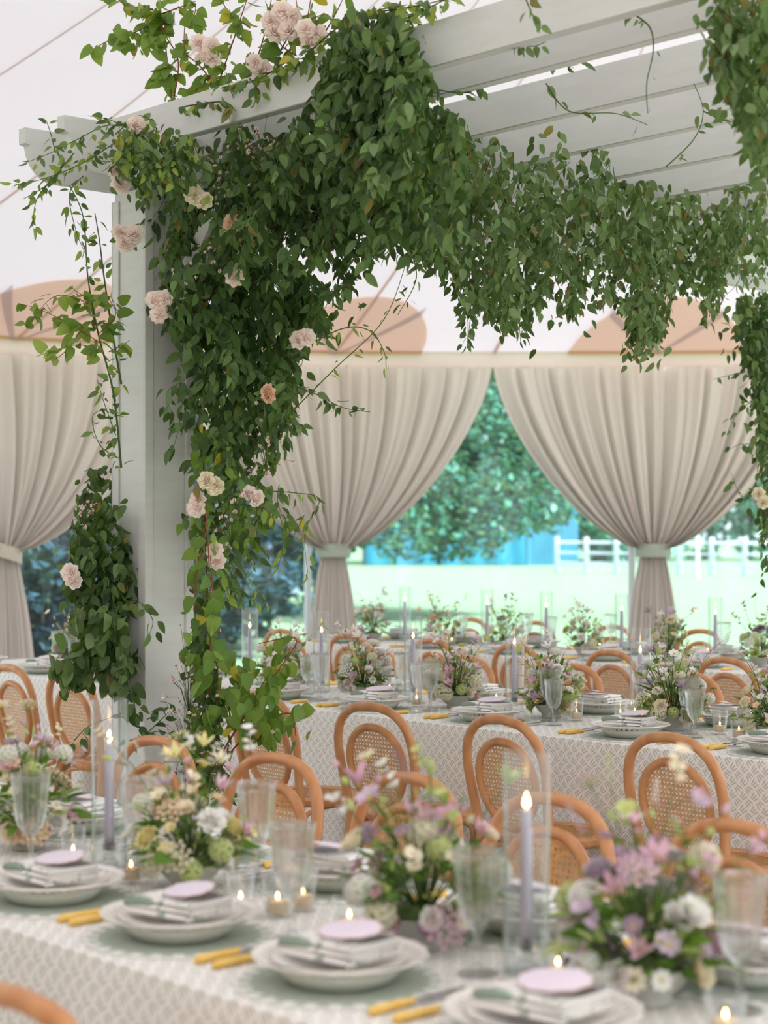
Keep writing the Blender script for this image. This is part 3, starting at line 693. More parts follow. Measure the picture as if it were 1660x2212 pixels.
def setting(wx, wy, fc, tb, sd, k, stack=True):
    rz = 0 if fc > 0 else PI; rnd = random.Random(int(wx*1000)+int(wy*77)); side_w = '%s place from left on %s side of %s table' % (ORD[k], sd, tb)
    R = Matrix.Rotation(rz, 3, 'Z'); L = lambda x, y, z: Vector((wx, wy, 0))+R @ Vector((x, y, z))
    j = lambda a: rnd.uniform(-a, a)
    place1('placemat', placemat, 'round sage scalloped placemat, '+side_w, 'placemat', L(0, 0, TZ+.0005), j(.5), 'sage placemats')
    place('charger_plate', charger_parts, 'white charger plate with pierced rim, '+side_w, 'plate', L(0, 0, TZ+.0037), j(.5), 'pierced charger plates')
    place1('salad_plate', salad_plate, 'scalloped white plate on the charger, '+side_w, 'plate', L(0, 0, TZ+.0208), j(.5), 'scalloped white plates')
    place('napkin', napkin_parts, 'folded green-trimmed napkin, '+side_w, 'napkin', L(-.002, .0, TZ+.0316), rz+j(.12)+.12, 'folded printed napkins')
    place1('place_card', card, 'lilac scalloped card on napkin, '+side_w, 'card', L(.012, .012, TZ+.0890), rz+j(.3), 'lilac place cards').rotation_euler[0] = .17
    if tb == 'front': xs = ((-.212, 'fork'), (.192, 'knife'))
    else: xs = ((-.215, 'fork'), (-.245, 'salad_fork'), (.215, 'knife'))
    for x, kd in xs:
        nm = {'fork': 'yellow-handled dinner fork, ', 'salad_fork': 'outer yellow-handled fork, ', 'knife': 'yellow-handled knife, '}[kd]
        place('table_knife' if kd == 'knife' else 'fork', knife_parts if kd == 'knife' else fork_parts, nm+side_w, 'knife' if kd == 'knife' else 'fork', L(x, -.105-(.012 if kd == 'salad_fork' else 0), TZ+.0015), rz+j(.05), 'yellow-handled cutlery')
SET = [('front', 'near', 1, 1.96, [-3.63, -3.18, -2.735, -2.28, -1.82]), ('front', 'far', -1, 2.485, [-4.42, -3.88, -3.38, -2.89, -2.33, -1.83]),
       ('middle', 'near', 1, 5.095, [-9.0, -8.33, -7.68, -7.0, -6.35, -5.70, -5.03, -4.30, -3.64]), ('middle', 'far', -1, 5.68, [-8.4, -7.7, -7.0, -6.33, -5.66, -4.95, -4.29, -3.6]),
       ('back', 'near', 1, 8.02, [-9.25, -8.45, -7.72, -6.95, -6.25, -5.5]), ('back', 'far', -1, 8.58, [-9.3, -8.7, -8.0, -7.2, -6.5])]
for tb, sd, fc, wy, xs in SET:
    for k, x in enumerate([x for x in xs if -60 < proj((x, wy, TZ))[0] < 1720]): setting(x, wy, fc, tb, sd, k)

PLATES = [Vector((x, wy)) for tb, sd, fc, wy, xs in SET for x in xs]
PUT = []
def clear(p, r):
    """nudges a spot on a table off the plates and off what already stands there"""
    q = Vector((p.x, p.y))
    for _ in range(60):
        mv = Vector((0, 0))
        for c, rr in [(c, .150) for c in PLATES]+PUT:
            d = q-c; need = rr+r+.003
            if d.length < need: mv += d.normalized()*(need-d.length)*.6
        if mv.length < 1e-4: break
        q += mv
    PUT.append((q, r)); return Vector((q.x, q.y, p.z))
ARR = (('front', 2.24, [60, 410, 915, 1395]), ('middle', 5.40, [160, 612, 785, 985, 1192, 1455, 1672]), ('back', 8.3, [805, 955, 1090, 1262, 1445, 1645]))
ARRP = {(tb, px): clear(at_wy(px, wy, TZ), .085) for tb, wy, l in ARR for px in l}
def items(name, builder, desc, cat, group, tb, lst, single=False):
    rad = {'hurricane_candle': .042, 'votive_candle': .035}.get(name, .040)
    for k, p in enumerate(lst):
        lab = '%s, %s from the left on the %s table' % (desc, ORD[k], tb)
        (place1 if single else place)(name, builder, lab, cat, clear(p, rad)+Vector((0, 0, .001)), k*1.3, group)
OT = lambda l: [at_z(px, py, TZ) for px, py in l]
items('hurricane_candle', hurricane_parts, 'lavender taper burning in tall glass tube', 'candle', 'taper candles in glass tubes', 'front', [at_wy(236, 2.25, TZ), at_wy(1138, 2.24, TZ)])
items('hurricane_candle', hurricane_parts, 'lavender taper burning in tall glass tube', 'candle', 'taper candles in glass tubes', 'middle', [at_wy(x, 5.47, TZ) for x in (540, 695, 893, 1112, 1384)])
items('hurricane_candle', hurricane_parts, 'lavender taper burning in tall glass tube', 'candle', 'taper candles in glass tubes', 'back', [at_wy(x, 8.42, TZ) for x in (875, 1053, 1181, 1348, 1550)])
items('goblet', goblet, 'fluted crystal water goblet', 'goblet', 'fluted crystal goblets', 'front', OT([(38, 1880), (300, 1890), (560, 1905), (632, 2030), (1032, 2105), (1600, 2185)]), True)
items('goblet', goblet, 'fluted crystal water goblet', 'goblet', 'fluted crystal goblets', 'middle', OT([(140, 1446), (690, 1512), (876, 1512), (930, 1536), (1187, 1558), (1484, 1584)]), True)
items('wine_glass', wine_glass, 'shorter fluted crystal wine glass', 'wine glass', 'fluted wine glasses', 'middle', OT([(160, 1450), (664, 1500), (905, 1520), (1197, 1567), (1502, 1594)]), True)
items('goblet', goblet, 'fluted crystal water goblet', 'goblet', 'fluted crystal goblets', 'back', OT([(834, 1382), (1000, 1392), (1140, 1394), (1185, 1404), (1320, 1396), (1565, 1420), (1620, 1428)]), True)
items('votive_candle', tall_votive, 'ivory votive lit in tall cut-glass tumbler', 'candle', 'votive candles in cut glass', 'front', OT([(158, 1872), (283, 1908), (520, 1980), (655, 1968), (1206, 2130)]))
items('votive_candle', low_votive, 'ivory votive lit in low cut-glass tumbler', 'candle', 'low votive candles', 'front', OT([(618, 1972), (755, 2022), (1568, 2250)]))
items('votive_candle', tall_votive, 'ivory votive lit in tall cut-glass tumbler', 'candle', 'votive candles in cut glass', 'middle', OT([(900, 1526), (1246, 1557), (1341, 1558), (1556, 1586)]))
items('votive_candle', low_votive, 'ivory votive lit in low cut-glass tumbler', 'candle', 'low votive candles', 'middle', OT([(185, 1455), (842, 1502), (1066, 1522), (1370, 1556), (1611, 1598)]))
items('votive_candle', tall_votive, 'ivory votive lit in tall cut-glass tumbler', 'candle', 'votive candles in cut glass', 'back', OT([(826, 1380), (992, 1391), (1296, 1404), (1530, 1418)]))

# ------------------------------------------------------------------ flowers
def leaf_me(w, m, fold=.22, curl=.25, n=4, name='leaf', teeth=0, heart=0):
    mb = MB(); vs = [(0, 0, 0)]; rows = []
    for i in range(1, n+1):
        t = i/(n+1)
        ww = w*math.sin(PI*t**(.72 if not heart else .58))**(.85 if not heart else .75); z = -curl*t*t
        rows.append(len(vs)); vs += [(-ww, t-(heart*.12 if i == 1 else 0), z+fold*ww), (0, t, z), (ww, t-(heart*.12 if i == 1 else 0), z+fold*ww)]
    tip = len(vs); vs.append((0, 1.0, -curl)); fs = [(0, rows[0]+1, rows[0]), (0, rows[0]+2, rows[0]+1)]
    for a, b in zip(rows, rows[1:]): fs += [(a, a+1, b+1, b), (a+1, a+2, b+2, b+1)]
    a = rows[-1]; fs += [(a, a+1, tip), (a+1, a+2, tip)]
    mb.add(vs, fs); return mb
def leafset(m):
    return dict(ovate=leaf_me(.25, m).mesh('leaf', m, 'all'), heart=leaf_me(.36, m, .16, .22, 6, heart=1).mesh('leaf', m, 'all'), lance=leaf_me(.15, m, .3, .35, 3).mesh('leaf', m, 'all'))
LS = {k: leafset(M[k]) for k in ('vine_dark', 'vine_mid', 'vine_grey', 'vine_lime', 'vine_broad', 'fol', 'fol_pale')}
LV = {k: leaf_me(*a) for k, a in dict(ovate=(.25, None), heart=(.36, None, .16, .22, 6, 'leaf', 0, 1), lance=(.15, None, .3, .35, 3)).items()}
def petal(mb, L, w, up, curl, az, tilt, base=0.0, z0=0.0, n=3, notch=0, mi=0):
    Mx = Matrix.Rotation(az, 4, 'Z') @ Matrix.Translation((0, base, z0)) @ Matrix.Rotation(tilt, 4, 'X')
    vs = []; fs = []
    for i in range(n+1):
        t = i/n; ww = w*(math.sin(PI*(.12+.80*t))**.75)*(1 if i < n else .55); z = up*t*t*L-curl*t**4*L
        for s in (-1, 0, 1): vs.append((s*ww, L*t*(1-.06*(s == 0 and notch and i == n)), z+abs(s)*ww*.25))
    for i in range(n):
        for s in (0, 1): a = i*3+s; fs.append((a, a+1, a+4, a+3))
    mb.add(vs, fs, mi, Mx)
def fl_rose(m):
    mb = MB(); rnd = random.Random(1)
    for ri, (n, L, w, tilt, b, z0) in enumerate([(3, .017, .0075, 1.62, .0015, .012), (3, .020, .010, 1.55, .004, .010), (4, .022, .012, 1.45, .008, .008), (5, .024, .014, 1.30, .012, .005), (6, .025, .0155, 1.05, .0155, .002), (6, .024, .016, .62, .017, 0), (7, .021, .015, .22, .018, -.003)]):
        for k in range(n): petal(mb, L, w, .22, .42, 2*PI*k/n+ri*.8+rnd.uniform(-.15, .15), tilt+rnd.uniform(-.08, .08), b, z0, 4)
    mb.lathe([(.001, -.012), (.009, -.008), (.016, -.001), (.010, .008), (.001, .016)], 8, mi=0)
    return mb.mesh('rose', [m], 'all')
def fl_daisy(m, n=8):
    mb = MB()
    for k in range(n): petal(mb, .026, .0095, .1, .1, 2*PI*k/n, .25+.15*(k % 2), .004, .004, 3)
    mb.lathe([(.001, .008), (.005, .007), (.007, .004), (.003, -.002)], 8, mi=1); return mb.mesh('cosmos', [m, M['eye']], 'all')
def fl_clematis(m):
    mb = MB()
    for k in range(6): petal(mb, .045, .009, -.2, -.25, 2*PI*k/6, .75+.25*(k % 2), .003, .0, 4)
    mb.lathe([(.001, .016), (.005, .012), (.003, -.004)], 7, mi=1); return mb.mesh('clematis', [m, M['eye']], 'all')
def fl_ball(m, R=.034, n=44, fr=.010, name='hydrangea'):
    mb = MB()
    for k in range(n):
        z = 1-1.55*(k+.5)/n; a = k*2.39996; r = math.sqrt(max(0, 1-z*z)); d = Vector((r*math.cos(a), r*math.sin(a), z)); q = d.to_track_quat('Z', 'Y').to_matrix().to_4x4(); q.translation = d*R+Vector((0, 0, R*.7))
        vs = [(0, 0, .002)]; fs = []
        for p in range(4):
            b = 2*PI*p/4; c = lambda e, rr: (rr*math.cos(b+e), rr*math.sin(b+e), .001*rr/fr)
            i = len(vs); vs += [c(-.62, fr*.8), c(0, fr), c(.62, fr*.8)]; fs += [(0, i, i+1), (0, i+1, i+2)]
        mb.add(vs, fs, 0, q)
    mb.lathe([(.001, 0), (R*.6, R*.25), (R*.8, R*.8), (R*.4, R*1.4), (.001, R*1.6)], 8, mi=1); return mb.mesh(name, [m, M['fol_pale']], 'all')
def fl_lace(m):
    mb = MB(); rnd = random.Random(3)
    for k in range(26):
        a = k*2.4; r = .036*math.sqrt(k/26); p = Vector((r*math.cos(a), r*math.sin(a), .03-8*r*r)); mb.tube([(0, 0, 0), p], .0005, 3, mi=1)
        for e in range(4): b = e*PI/2; mb.add([p+Vector((0, 0, .002)), p+Vector((.006*math.cos(b), .006*math.sin(b), 0)), p+Vector((.006*math.cos(b+1.1), .006*math.sin(b+1.1), 0))], [(0, 1, 2)])
    return mb.mesh('lace_umbel', [m, M['fol_pale']], 'all')
def fl_spike(m):
    mb = MB()
    for k in range(34):
        z = .075*k/34; r = .0075*(1-.8*k/34)+.001; a = k*2.4; p = Vector((r*math.cos(a), r*math.sin(a), z)); mb.lathe([(.0003, 0), (.0022, .002), (.0003, .0045)], 5, M=Matrix.Translation(p))
    return mb.mesh('flower_spike', [m], 'all')
def fl_pea(m):
    mb = MB()
    for z, a in ((0, 0), (.02, 2.1), (.04, 4.2), (.055, .9)):
        for k in range(4): petal(mb, .018, .010, .3, .2, a+(k-1.5)*.7, .4, .003, z, 3)
    mb.tube([(0, 0, -.01), (0, 0, .06)], .0009, 4, mi=1); return mb.mesh('sweet_pea', [m, M['stem']], 'all')
def fl_bud(m):
    mb = MB(); mb.lathe([(.001, 0), (.006, .005), (.007, .012), (.003, .022), (.0005, .027)], 8); return mb.mesh('bud', [m], 'all')
def fl_peony(m):
    mb = MB(); rnd = random.Random(8)
    for ringi, (n, L, w, tilt, b) in enumerate([(4, .035, .022, 1.5, .004), (6, .042, .026, 1.35, .010), (7, .045, .028, 1.15, .014), (8, .046, .028, .9, .016)]):
        for k in range(n): petal(mb, L, w, -.35, -.1, 2*PI*k/n+ringi*.5, tilt+rnd.uniform(-.1, .1), b, .002, 3)
    return mb.mesh('peony', [m], 'all')
FL = {}
for kind, fn in (('rose', fl_rose), ('cosmos', fl_daisy), ('clematis', fl_clematis), ('hydrangea', fl_ball), ('lace_umbel', fl_lace), ('flower_spike', fl_spike), ('sweet_pea', fl_pea), ('bud', fl_bud), ('peony', fl_peony)):
    for c in ('rose', 'cream', 'white', 'lilac', 'mauve', 'pink', 'peach', 'yellow', 'green_fl'): FL[(kind, c)] = (fn, c)
def flower(kind, c):
    v = FL[(kind, c)]
    if isinstance(v, tuple): FL[(kind, c)] = v = v[0](M[v[1]])
    return v
def bowl_mesh():
    mb = MB(); mb.lathe([(.001, .0), (.038, 0), (.040, .006), (.036, .012), (.055, .03), (.068, .052), (.070, .055), (.066, .054), (.050, .034), (.001, .03)], 28); return mb.mesh('bowl', M['bowl'], 'all')
def orient(p, d, s, roll=0.0):
    q = Vector(d).to_track_quat('Z', 'Y').to_matrix().to_4x4(); return Matrix.Translation(p) @ q @ Matrix.Rotation(roll, 4, 'Z') @ Matrix.Scale(s, 4)
def leaf_mat(p, d, nrm, s):
    y = Vector(d).normalized(); x = y.cross(nrm); x = x.normalized() if x.length > 1e-4 else y.orthogonal().normalized(); z = x.cross(y)
    m = Matrix((x, y, z)).transposed().to_4x4(); m = m @ Matrix.Scale(s, 4); m.translation = p; return m
def arrangement(p, seed, label, pal, sc=1.0, n=26, tall=9, nl=20):
    rnd = random.Random(seed); t = thing('flower_arrangement', label, 'flowers', p+Vector((0, 0, .001)), 0, 'low flower arrangements'); t.scale = (sc,)*3
    ob('bowl', proto('bowl_mesh', bowl_mesh), t); sm = MB(); c0 = Vector((0, 0, .045))
    sm.lathe([(.001, .03), (.05, .036), (.055, .05), (.03, .066), (.001, .07)], 10)
    used = []
    big = [('rose', .95), ('hydrangea', 1.0), ('rose', 1.1), ('peony', .62), ('hydrangea', .9), ('cosmos', .8)]
    for k in range(n):
        z = rnd.uniform(-.12, 1); a = k*2.4+rnd.uniform(-.4, .4); r = math.sqrt(1-z*z)
        d = Vector((r*math.cos(a), r*math.sin(a), z)); R = rnd.uniform(.075, .12)
        zz = max(.004, d.z*R*1.75); R2 = min(R*1.15, .072+zz*.75); q = c0+Vector((d.x*R2, d.y*R2, zz))
        if k % 5 < 3: kind, s = big[rnd.randrange(6)]; s *= rnd.uniform(.58, .86)
        else: kind, s = rnd.choice([('cosmos', .7), ('clematis', .75), ('sweet_pea', .8), ('lace_umbel', 1.0), ('clematis', .6), ('cosmos', .6)])
        c = rnd.choice(pal)
        if kind == 'peony': c = rnd.choice(['cream', 'white'])
        if kind == 'hydrangea': c = rnd.choice(['green_fl', 'cream', 'white', pal[0]])
        if kind == 'clematis': c = rnd.choice(['lilac', 'pink', 'pink'])
        ob(kind, flower(kind, c), t, M=orient(q, d+Vector((0, 0, .25)), s, rnd.uniform(0, 6))); sm.tube([c0, q], .0014, 4)
    for k in range(nl):
        a = rnd.uniform(0, 2*PI); z = rnd.uniform(0, .9); d = Vector((math.cos(a), math.sin(a), z)).normalized(); q = c0+d*rnd.uniform(.06, .11); q.z += .02
        ob('leaf', LS[rnd.choice(['fol', 'fol', 'fol', 'fol_pale'])][rnd.choice(['ovate', 'heart', 'ovate'])], t, M=leaf_mat(q, d+Vector((0, 0, -.05)), Vector((rnd.uniform(-.6, .6), rnd.uniform(-.6, .6), 1)), rnd.uniform(.045, .07)))
    for k in range(tall):
        a = rnd.uniform(0, 2*PI); h = rnd.uniform(.17, .29); r = rnd.uniform(.03, .17); tip = Vector((math.cos(a)*r, math.sin(a)*r, h+.03))
        mid = Vector((tip.x*.35+rnd.uniform(-.02, .02), tip.y*.35, h*.62)); sm.tube([c0, mid, mid.lerp(tip, .6)+Vector((0, 0, .012)), tip], [.0016, .0012, .001, .0008], 5)
        kind = rnd.choice(['cosmos', 'sweet_pea', 'bud', 'lace_umbel', 'flower_spike', 'clematis', 'cosmos', 'sweet_pea']); c = rnd.choice(pal+['lilac', 'white'])
        ob(kind, flower(kind, c), t, M=orient(tip, (tip-mid)+Vector((rnd.uniform(-.06, .06), rnd.uniform(-.06, .06), 0)), rnd.uniform(.6, .9), rnd.uniform(0, 6)))
        if k % 2 == 0:
            q = mid.lerp(tip, .7); d = Vector((rnd.uniform(-1, 1), rnd.uniform(-1, 1), .3)).normalized(); e = q+d*.035; sm.tube([q, e], .0008, 4); ob('bud', flower('bud', rnd.choice(['mauve', 'green_fl', 'pink'])), t, M=orient(e, d, .9))
        for e in range(1):
            q = mid.lerp(tip, rnd.uniform(.1, .8)); ob('leaf', LS['fol'][rnd.choice(['ovate', 'lance'])], t, M=leaf_mat(q, Vector((rnd.uniform(-1, 1), rnd.uniform(-1, 1), .4)), Vector((0, 0, 1)), rnd.uniform(.02, .042)))
    fm = MB()                                            # fine filler leaves between the blooms
    for _ in range(180):
        z = rnd.uniform(0, 1)**1.2; a = rnd.uniform(0, 2*PI); d = Vector((math.cos(a)*math.sqrt(1-z*z), math.sin(a)*math.sqrt(1-z*z), z)); R = rnd.uniform(.04, .115); zz = .008+d.z*R*1.9; R2 = min(R*1.15, .065+zz*.75)
        q = c0+Vector((d.x*R2, d.y*R2, zz)); tl = LV[rnd.choice(['ovate', 'lance', 'ovate'])]
        fm.add(tl.v, tl.f, rnd.randrange(2), leaf_mat(q, d+Vector((rnd.gauss(0, .5), rnd.gauss(0, .5), .1)), Vector((rnd.gauss(0, .7), rnd.gauss(0, .7), 1)), rnd.uniform(.018, .036)))
    o = part('foliage', fm, [M['fol'], M['fol_pale']], t, smooth='all'); o['kind'] = 'stuff'
    part('stem', sm, M['stem'], t, smooth='all')
P1, P2, P3 = ['cream', 'yellow', 'peach', 'cream', 'white'], ['white', 'cream', 'rose', 'green_fl', 'white'], ['white', 'cream', 'lilac', 'pink', 'green_fl', 'mauve']
k = 0
for tb, wy, lst in (('front', 2.24, [(60, P1, 'peach and cream posy with lilac sprays'), (410, P1, 'cream and yellow posy with pink clematis'), (915, P3, 'white and mauve posy with loose tall stems'), (1395, P3, 'pink and cream posy with dark leaves')]),
                    ('middle', 5.45, [(160, P1, 'yellow and mauve posy left of the vine post'), (612, P2, 'white and plum posy beside the vine post'), (785, P2, 'white rose and lilac clematis posy'), (985, P2, 'white posy trailing pink clematis'), (1192, P2, 'cream and lime posy'), (1455, P2, 'large white and green posy with tall buds'), (1672, P1, 'cream posy cut by the picture edge')]),
                    ('back', 8.3, [(805, P3, 'pink and white posy before the curtain'), (955, P1, 'posy with an orange rose'), (1090, P3, 'mauve and white posy'), (1262, P2, 'green posy with cosmos'), (1445, P3, 'white and lilac posy before the fence curtain'), (1645, P3, 'mauve posy nearest the picture edge')])):
    for j, (px, pal, lab) in enumerate(lst):
        arrangement(ARRP[(tb, px)], 100+k, '%s on the %s table' % (lab, tb), pal, 1.12 if px in (1455, 915, 1395) else 1.02, 50 if tb != 'back' else 22, 12 if tb != 'back' else 9, 20 if tb != 'back' else 6); k += 1

# ------------------------------------------------------------------ climbing greenery
def inpoly(x, y, poly):
    c = False; j = len(poly)-1
    for i in range(len(poly)):
        (xi, yi), (xj, yj) = poly[i], poly[j]
        if (yi > y) != (yj > y) and x < (xj-xi)*(y-yi)/(yj-yi)+xi: c = not c
        j = i
    return c
def sample(poly, rnd):
    xs = [p[0] for p in poly]; ys = [p[1] for p in poly]
    while True:
        x, y = rnd.uniform(min(xs), max(xs)), rnd.uniform(min(ys), max(ys))
        if inpoly(x, y, poly): return x, y
def along(pts, step):
    """points and tangents every step metres along a smoothed line"""
    pts = [Vector(p) for p in pts]; cv = []
    for i in range(len(pts)-1):
        p0, p1, p2, p3 = pts[max(i-1, 0)], pts[i], pts[i+1], pts[min(i+2, len(pts)-1)]
        for k in range(8):
            t = k/8; cv.append(.5*((2*p1)+(p2-p0)*t+(2*p0-5*p1+4*p2-p3)*t*t+(3*p1-p0-3*p2+p3)*t*t*t))
    cv.append(pts[-1]); out = []; acc = 0
    for a, b in zip(cv, cv[1:]):
        L = (b-a).length
        while acc <= L and L > 1e-9: out.append((a.lerp(b, acc/L), (b-a).normalized())); acc += step
        acc -= L
    return cv, out
class Vine:
    def __init__(s, name, label, base, seed, cat='vine', group='climbing greenery on the pergola'):
        s.t = thing(name, label, cat, base, 0, group); s.b = Vector(base); s.r = random.Random(seed); s.lv = []; s.st = {}
    def stem(s, cv, r, m='stem'):
        mb = s.st.setdefault(m, MB()); n = len(cv); mb.tube([p-s.b for p in cv], [r*(1-.6*i/n) for i in range(n)], 5)
    def leaves(s, pts, step, size, mats, shape='ovate', poly=None, droop=.6, per=2, spread=1.0, face=None):
        r = s.r; cv, smp = along(pts, step)
        for p, T in smp:
            for k in range(per):
                if r.random() < .12: continue
                S = Vector((r.gauss(0, 1), r.gauss(0, 1), r.gauss(0, .5))).normalized()
                d = (T*.35+S*.75*spread+Vector((0, 0, -droop))).normalized(); q = p+S*r.uniform(.004, .02)
                if poly:
                    x, y, _ = proj(q+d*size[0]*.5)
                    if not inpoly(x, y, poly) and not (r.random() < .55 and inpoly(x+r.uniform(-38, 38), y-r.uniform(-8, 46), poly)): continue
                n = Vector((.45+r.gauss(0, .9), -.4+r.gauss(0, .9), .5+r.gauss(0, .7)))
                m = mats if isinstance(mats, str) else r.choice(mats)
                s.lv.append((leaf_mat(q-s.b, d, n, size[0]*.72+(size[1]-size[0]*.72)*r.random()), m, shape))
        return cv
    def strand(s, pts, step=.03, size=(.04, .055), mats='vine_mid', shape='ovate', r=.002, m='stem', droop=.5, per=2, **k):
        cv = s.leaves(pts, step, size, mats, shape, droop=droop, per=per, **k); s.stem(cv, r, m)
    def mass(s, poly, n, depth, size, mats, shape='ovate', L=(.12, .4), step=.022, per=2, droop=.6):
        r = s.r
        for _ in range(n):
            x, y = sample(poly, r); g = noise.noise((x/75, y/75, n*.37))
            if g < -.22 and r.random() < .75: continue
            d0, d1 = depth(x, y); Y = d0+(d1-d0)*min(1, max(0, r.random()*.75+.25*(.5-1.4*g))); p = W(x, y, Y); l = r.uniform(*L)
            a = Vector((r.gauss(0, .35), r.gauss(0, .35), -1)); b = Vector((r.gauss(0, .5), r.gauss(0, .5), -.9))
            p0 = p-a*l*.4+Vector((r.gauss(0, .05), r.gauss(0, .05), 0)); pts = [p0, p, p+b*l*.35, p+b*l*.6+Vector((r.gauss(0, .04), r.gauss(0, .04), -.02))]
            ms = mats[0] if (Y-d0)/(d1-d0+1e-6) > .55 else mats[1]  # deeper strands get darker leaves: inner shade put into the leaf colour
            cv = s.leaves(pts, step, size, ms, shape, poly, droop, per)
            if r.random() < .5:
                inside = [q for q in cv if inpoly(*proj(q)[:2], poly)]
                if len(inside) > 3: s.stem(inside, .0016, r.choice(['stem', 'darkstem']))
    def done(s, cap):
        cap = int(cap*.72)
        def score(e):
            x, y, Y = proj(e[0].translation+s.b); vis = 1 if -20 < x < 1680 and -20 < y < 2230 else .05
            return vis*e[0].to_scale().x/Y**2.2
        s.lv.sort(key=score, reverse=True)
        for Mx, m, sh in s.lv[:cap]: ob('leaf', LS[m][sh], s.t, M=Mx)
        rest = s.lv[cap:]
        if rest:
            names = sorted({m for _, m, _ in rest}); mb = MB()
            for Mx, m, sh in rest: t = LV[sh]; mb.add(t.v, t.f, names.index(m), Mx)
            o = ob('foliage', mb.mesh('foliage', [M[n] for n in names], 'all'), s.t); o['kind'] = 'stuff'
        for m, mb in s.st.items(): o = part('stem', mb, M[m], s.t, smooth='all'); o['kind'] = 'stuff'

rf1 = lambda off0, off1: (lambda x, y: (y_wy(x, 3.66)+off0, y_wy(x, 3.66)+off1))
# 1 dense mass where post, header and first rafters meet
H1 = [(255, 285), (330, 265), (440, 285), (500, 275), (600, 262), (690, 220), (700, 120), (770, 60), (850, 50), (880, 130), (930, 230), (1000, 260), (1010, 480), (930, 590), (880, 540), (860, 520), (780, 560), (760, 640), (720, 690), (640, 640), (600, 560), (470, 600), (350, 640), (310, 560), (300, 420), (265, 350)]
v = Vine('corner_vine', 'dense dark green vine mass around the pergola corner', (PW-.1, 3.8, 2.6), 31)
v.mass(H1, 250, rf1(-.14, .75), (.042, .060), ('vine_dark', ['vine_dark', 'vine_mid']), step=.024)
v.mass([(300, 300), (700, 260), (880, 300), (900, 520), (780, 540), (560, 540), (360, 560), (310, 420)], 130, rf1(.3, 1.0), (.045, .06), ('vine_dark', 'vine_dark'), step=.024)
v.done(260)
# drape spilling over the first rafter
D1 = [(700, 130), (760, 20), (860, 30), (900, 90), (930, 180), (900, 300), (880, 400), (800, 420), (720, 360), (690, 300), (680, 200)]
v = Vine('draping_vine', 'leafy vine draped over the nearest rafter, hiding its middle', at_wy(800, 3.6, 3.05), 32)
v.mass(D1, 120, rf1(-.2, .05), (.045, .062), (['vine_mid', 'vine_dark'], ['vine_mid', 'vine_dark', 'vine_grey']), step=.024)
v.done(170)
# 2 looser band hanging under the rafters to the right
H2 = [(900, 300), (990, 250), (1060, 300), (1170, 270), (1240, 300), (1310, 320), (1340, 390), (1440, 400), (1500, 420), (1570, 360), (1660, 330), (1660, 600), (1570, 630), (1545, 690), (1500, 620), (1440, 640), (1425, 760), (1370, 770), (1340, 690), (1290, 640), (1230, 690), (1180, 650), (1120, 730), (1080, 690), (1010, 640), (980, 600), (940, 570), (890, 560)]
v = Vine('hanging_vine', 'soft green leafy vine band hanging under the receding rafters', (-4.7, 5.2, 2.85), 33)
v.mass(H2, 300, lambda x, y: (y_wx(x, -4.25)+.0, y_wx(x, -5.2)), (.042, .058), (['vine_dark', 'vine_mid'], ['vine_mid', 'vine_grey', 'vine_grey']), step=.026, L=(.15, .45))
for (a, b) in (((1010, 560), (1010, 750)), ((1100, 640), (1125, 740)), ((1395, 620), (1395, 780)), ((1415, 640), (1380, 770)), ((1530, 560), (1525, 700)), ((1250, 600), (1235, 690)), ((1310, 600), (1330, 660)), ((1370, 600), (1355, 760)), ((1440, 580), (1430, 720)), ((960, 540), (1000, 660))):
    Y = y_wx(a[0], -4.6); v.strand([W(*a, Y), W((a[0]+b[0])/2+8, (a[1]+b[1])/2, Y+.03), W(*b, Y)], .022, (.036, .05), ['vine_mid', 'vine_dark'])
v.done(280)
# 3 column right of the post
C1 = [(335, 600), (480, 560), (620, 560), (740, 620), (735, 680), (700, 720), (660, 760), (640, 840), (640, 910), (590, 960), (540, 990), (440, 985), (416, 930), (408, 800), (392, 720), (350, 690)]
v = Vine('tumbling_vine', 'thick dark vine tumbling down beside the post from its top', (PW, PY0, 2.4), 34)
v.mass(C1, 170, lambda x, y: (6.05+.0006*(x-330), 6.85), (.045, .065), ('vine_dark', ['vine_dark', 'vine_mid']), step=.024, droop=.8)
v.done(230)
C2 = [(416, 930), (600, 950), (600, 1040), (660, 1110), (640, 1170), (560, 1200), (540, 1280), (480, 1300), (416, 1310)]
v = Vine('trailing_vine', 'loose mid-green vine trailing halfway down the post', (PW, PY0, 1.6), 35)
v.mass(C2, 44, lambda x, y: (6.15, 6.75), (.045, .062), (['vine_mid', 'vine_dark'], ['vine_mid', 'vine_broad']), step=.028)
for pts in (((560, 1060), (640, 1065), (690, 1080), (660, 1150), (665, 1240)), ((520, 1090), (600, 1110), (610, 1180), (600, 1230)), ((470, 1260), (540, 1290), (560, 1270), (565, 1310)), ((430, 1280), (500, 1270), (550, 1300))):
    v.strand([W(*q, 6.2) for q in pts], .032, (.036, .05), ['vine_mid', 'vine_lime'], 'lance', droop=.9)
v.done(120)
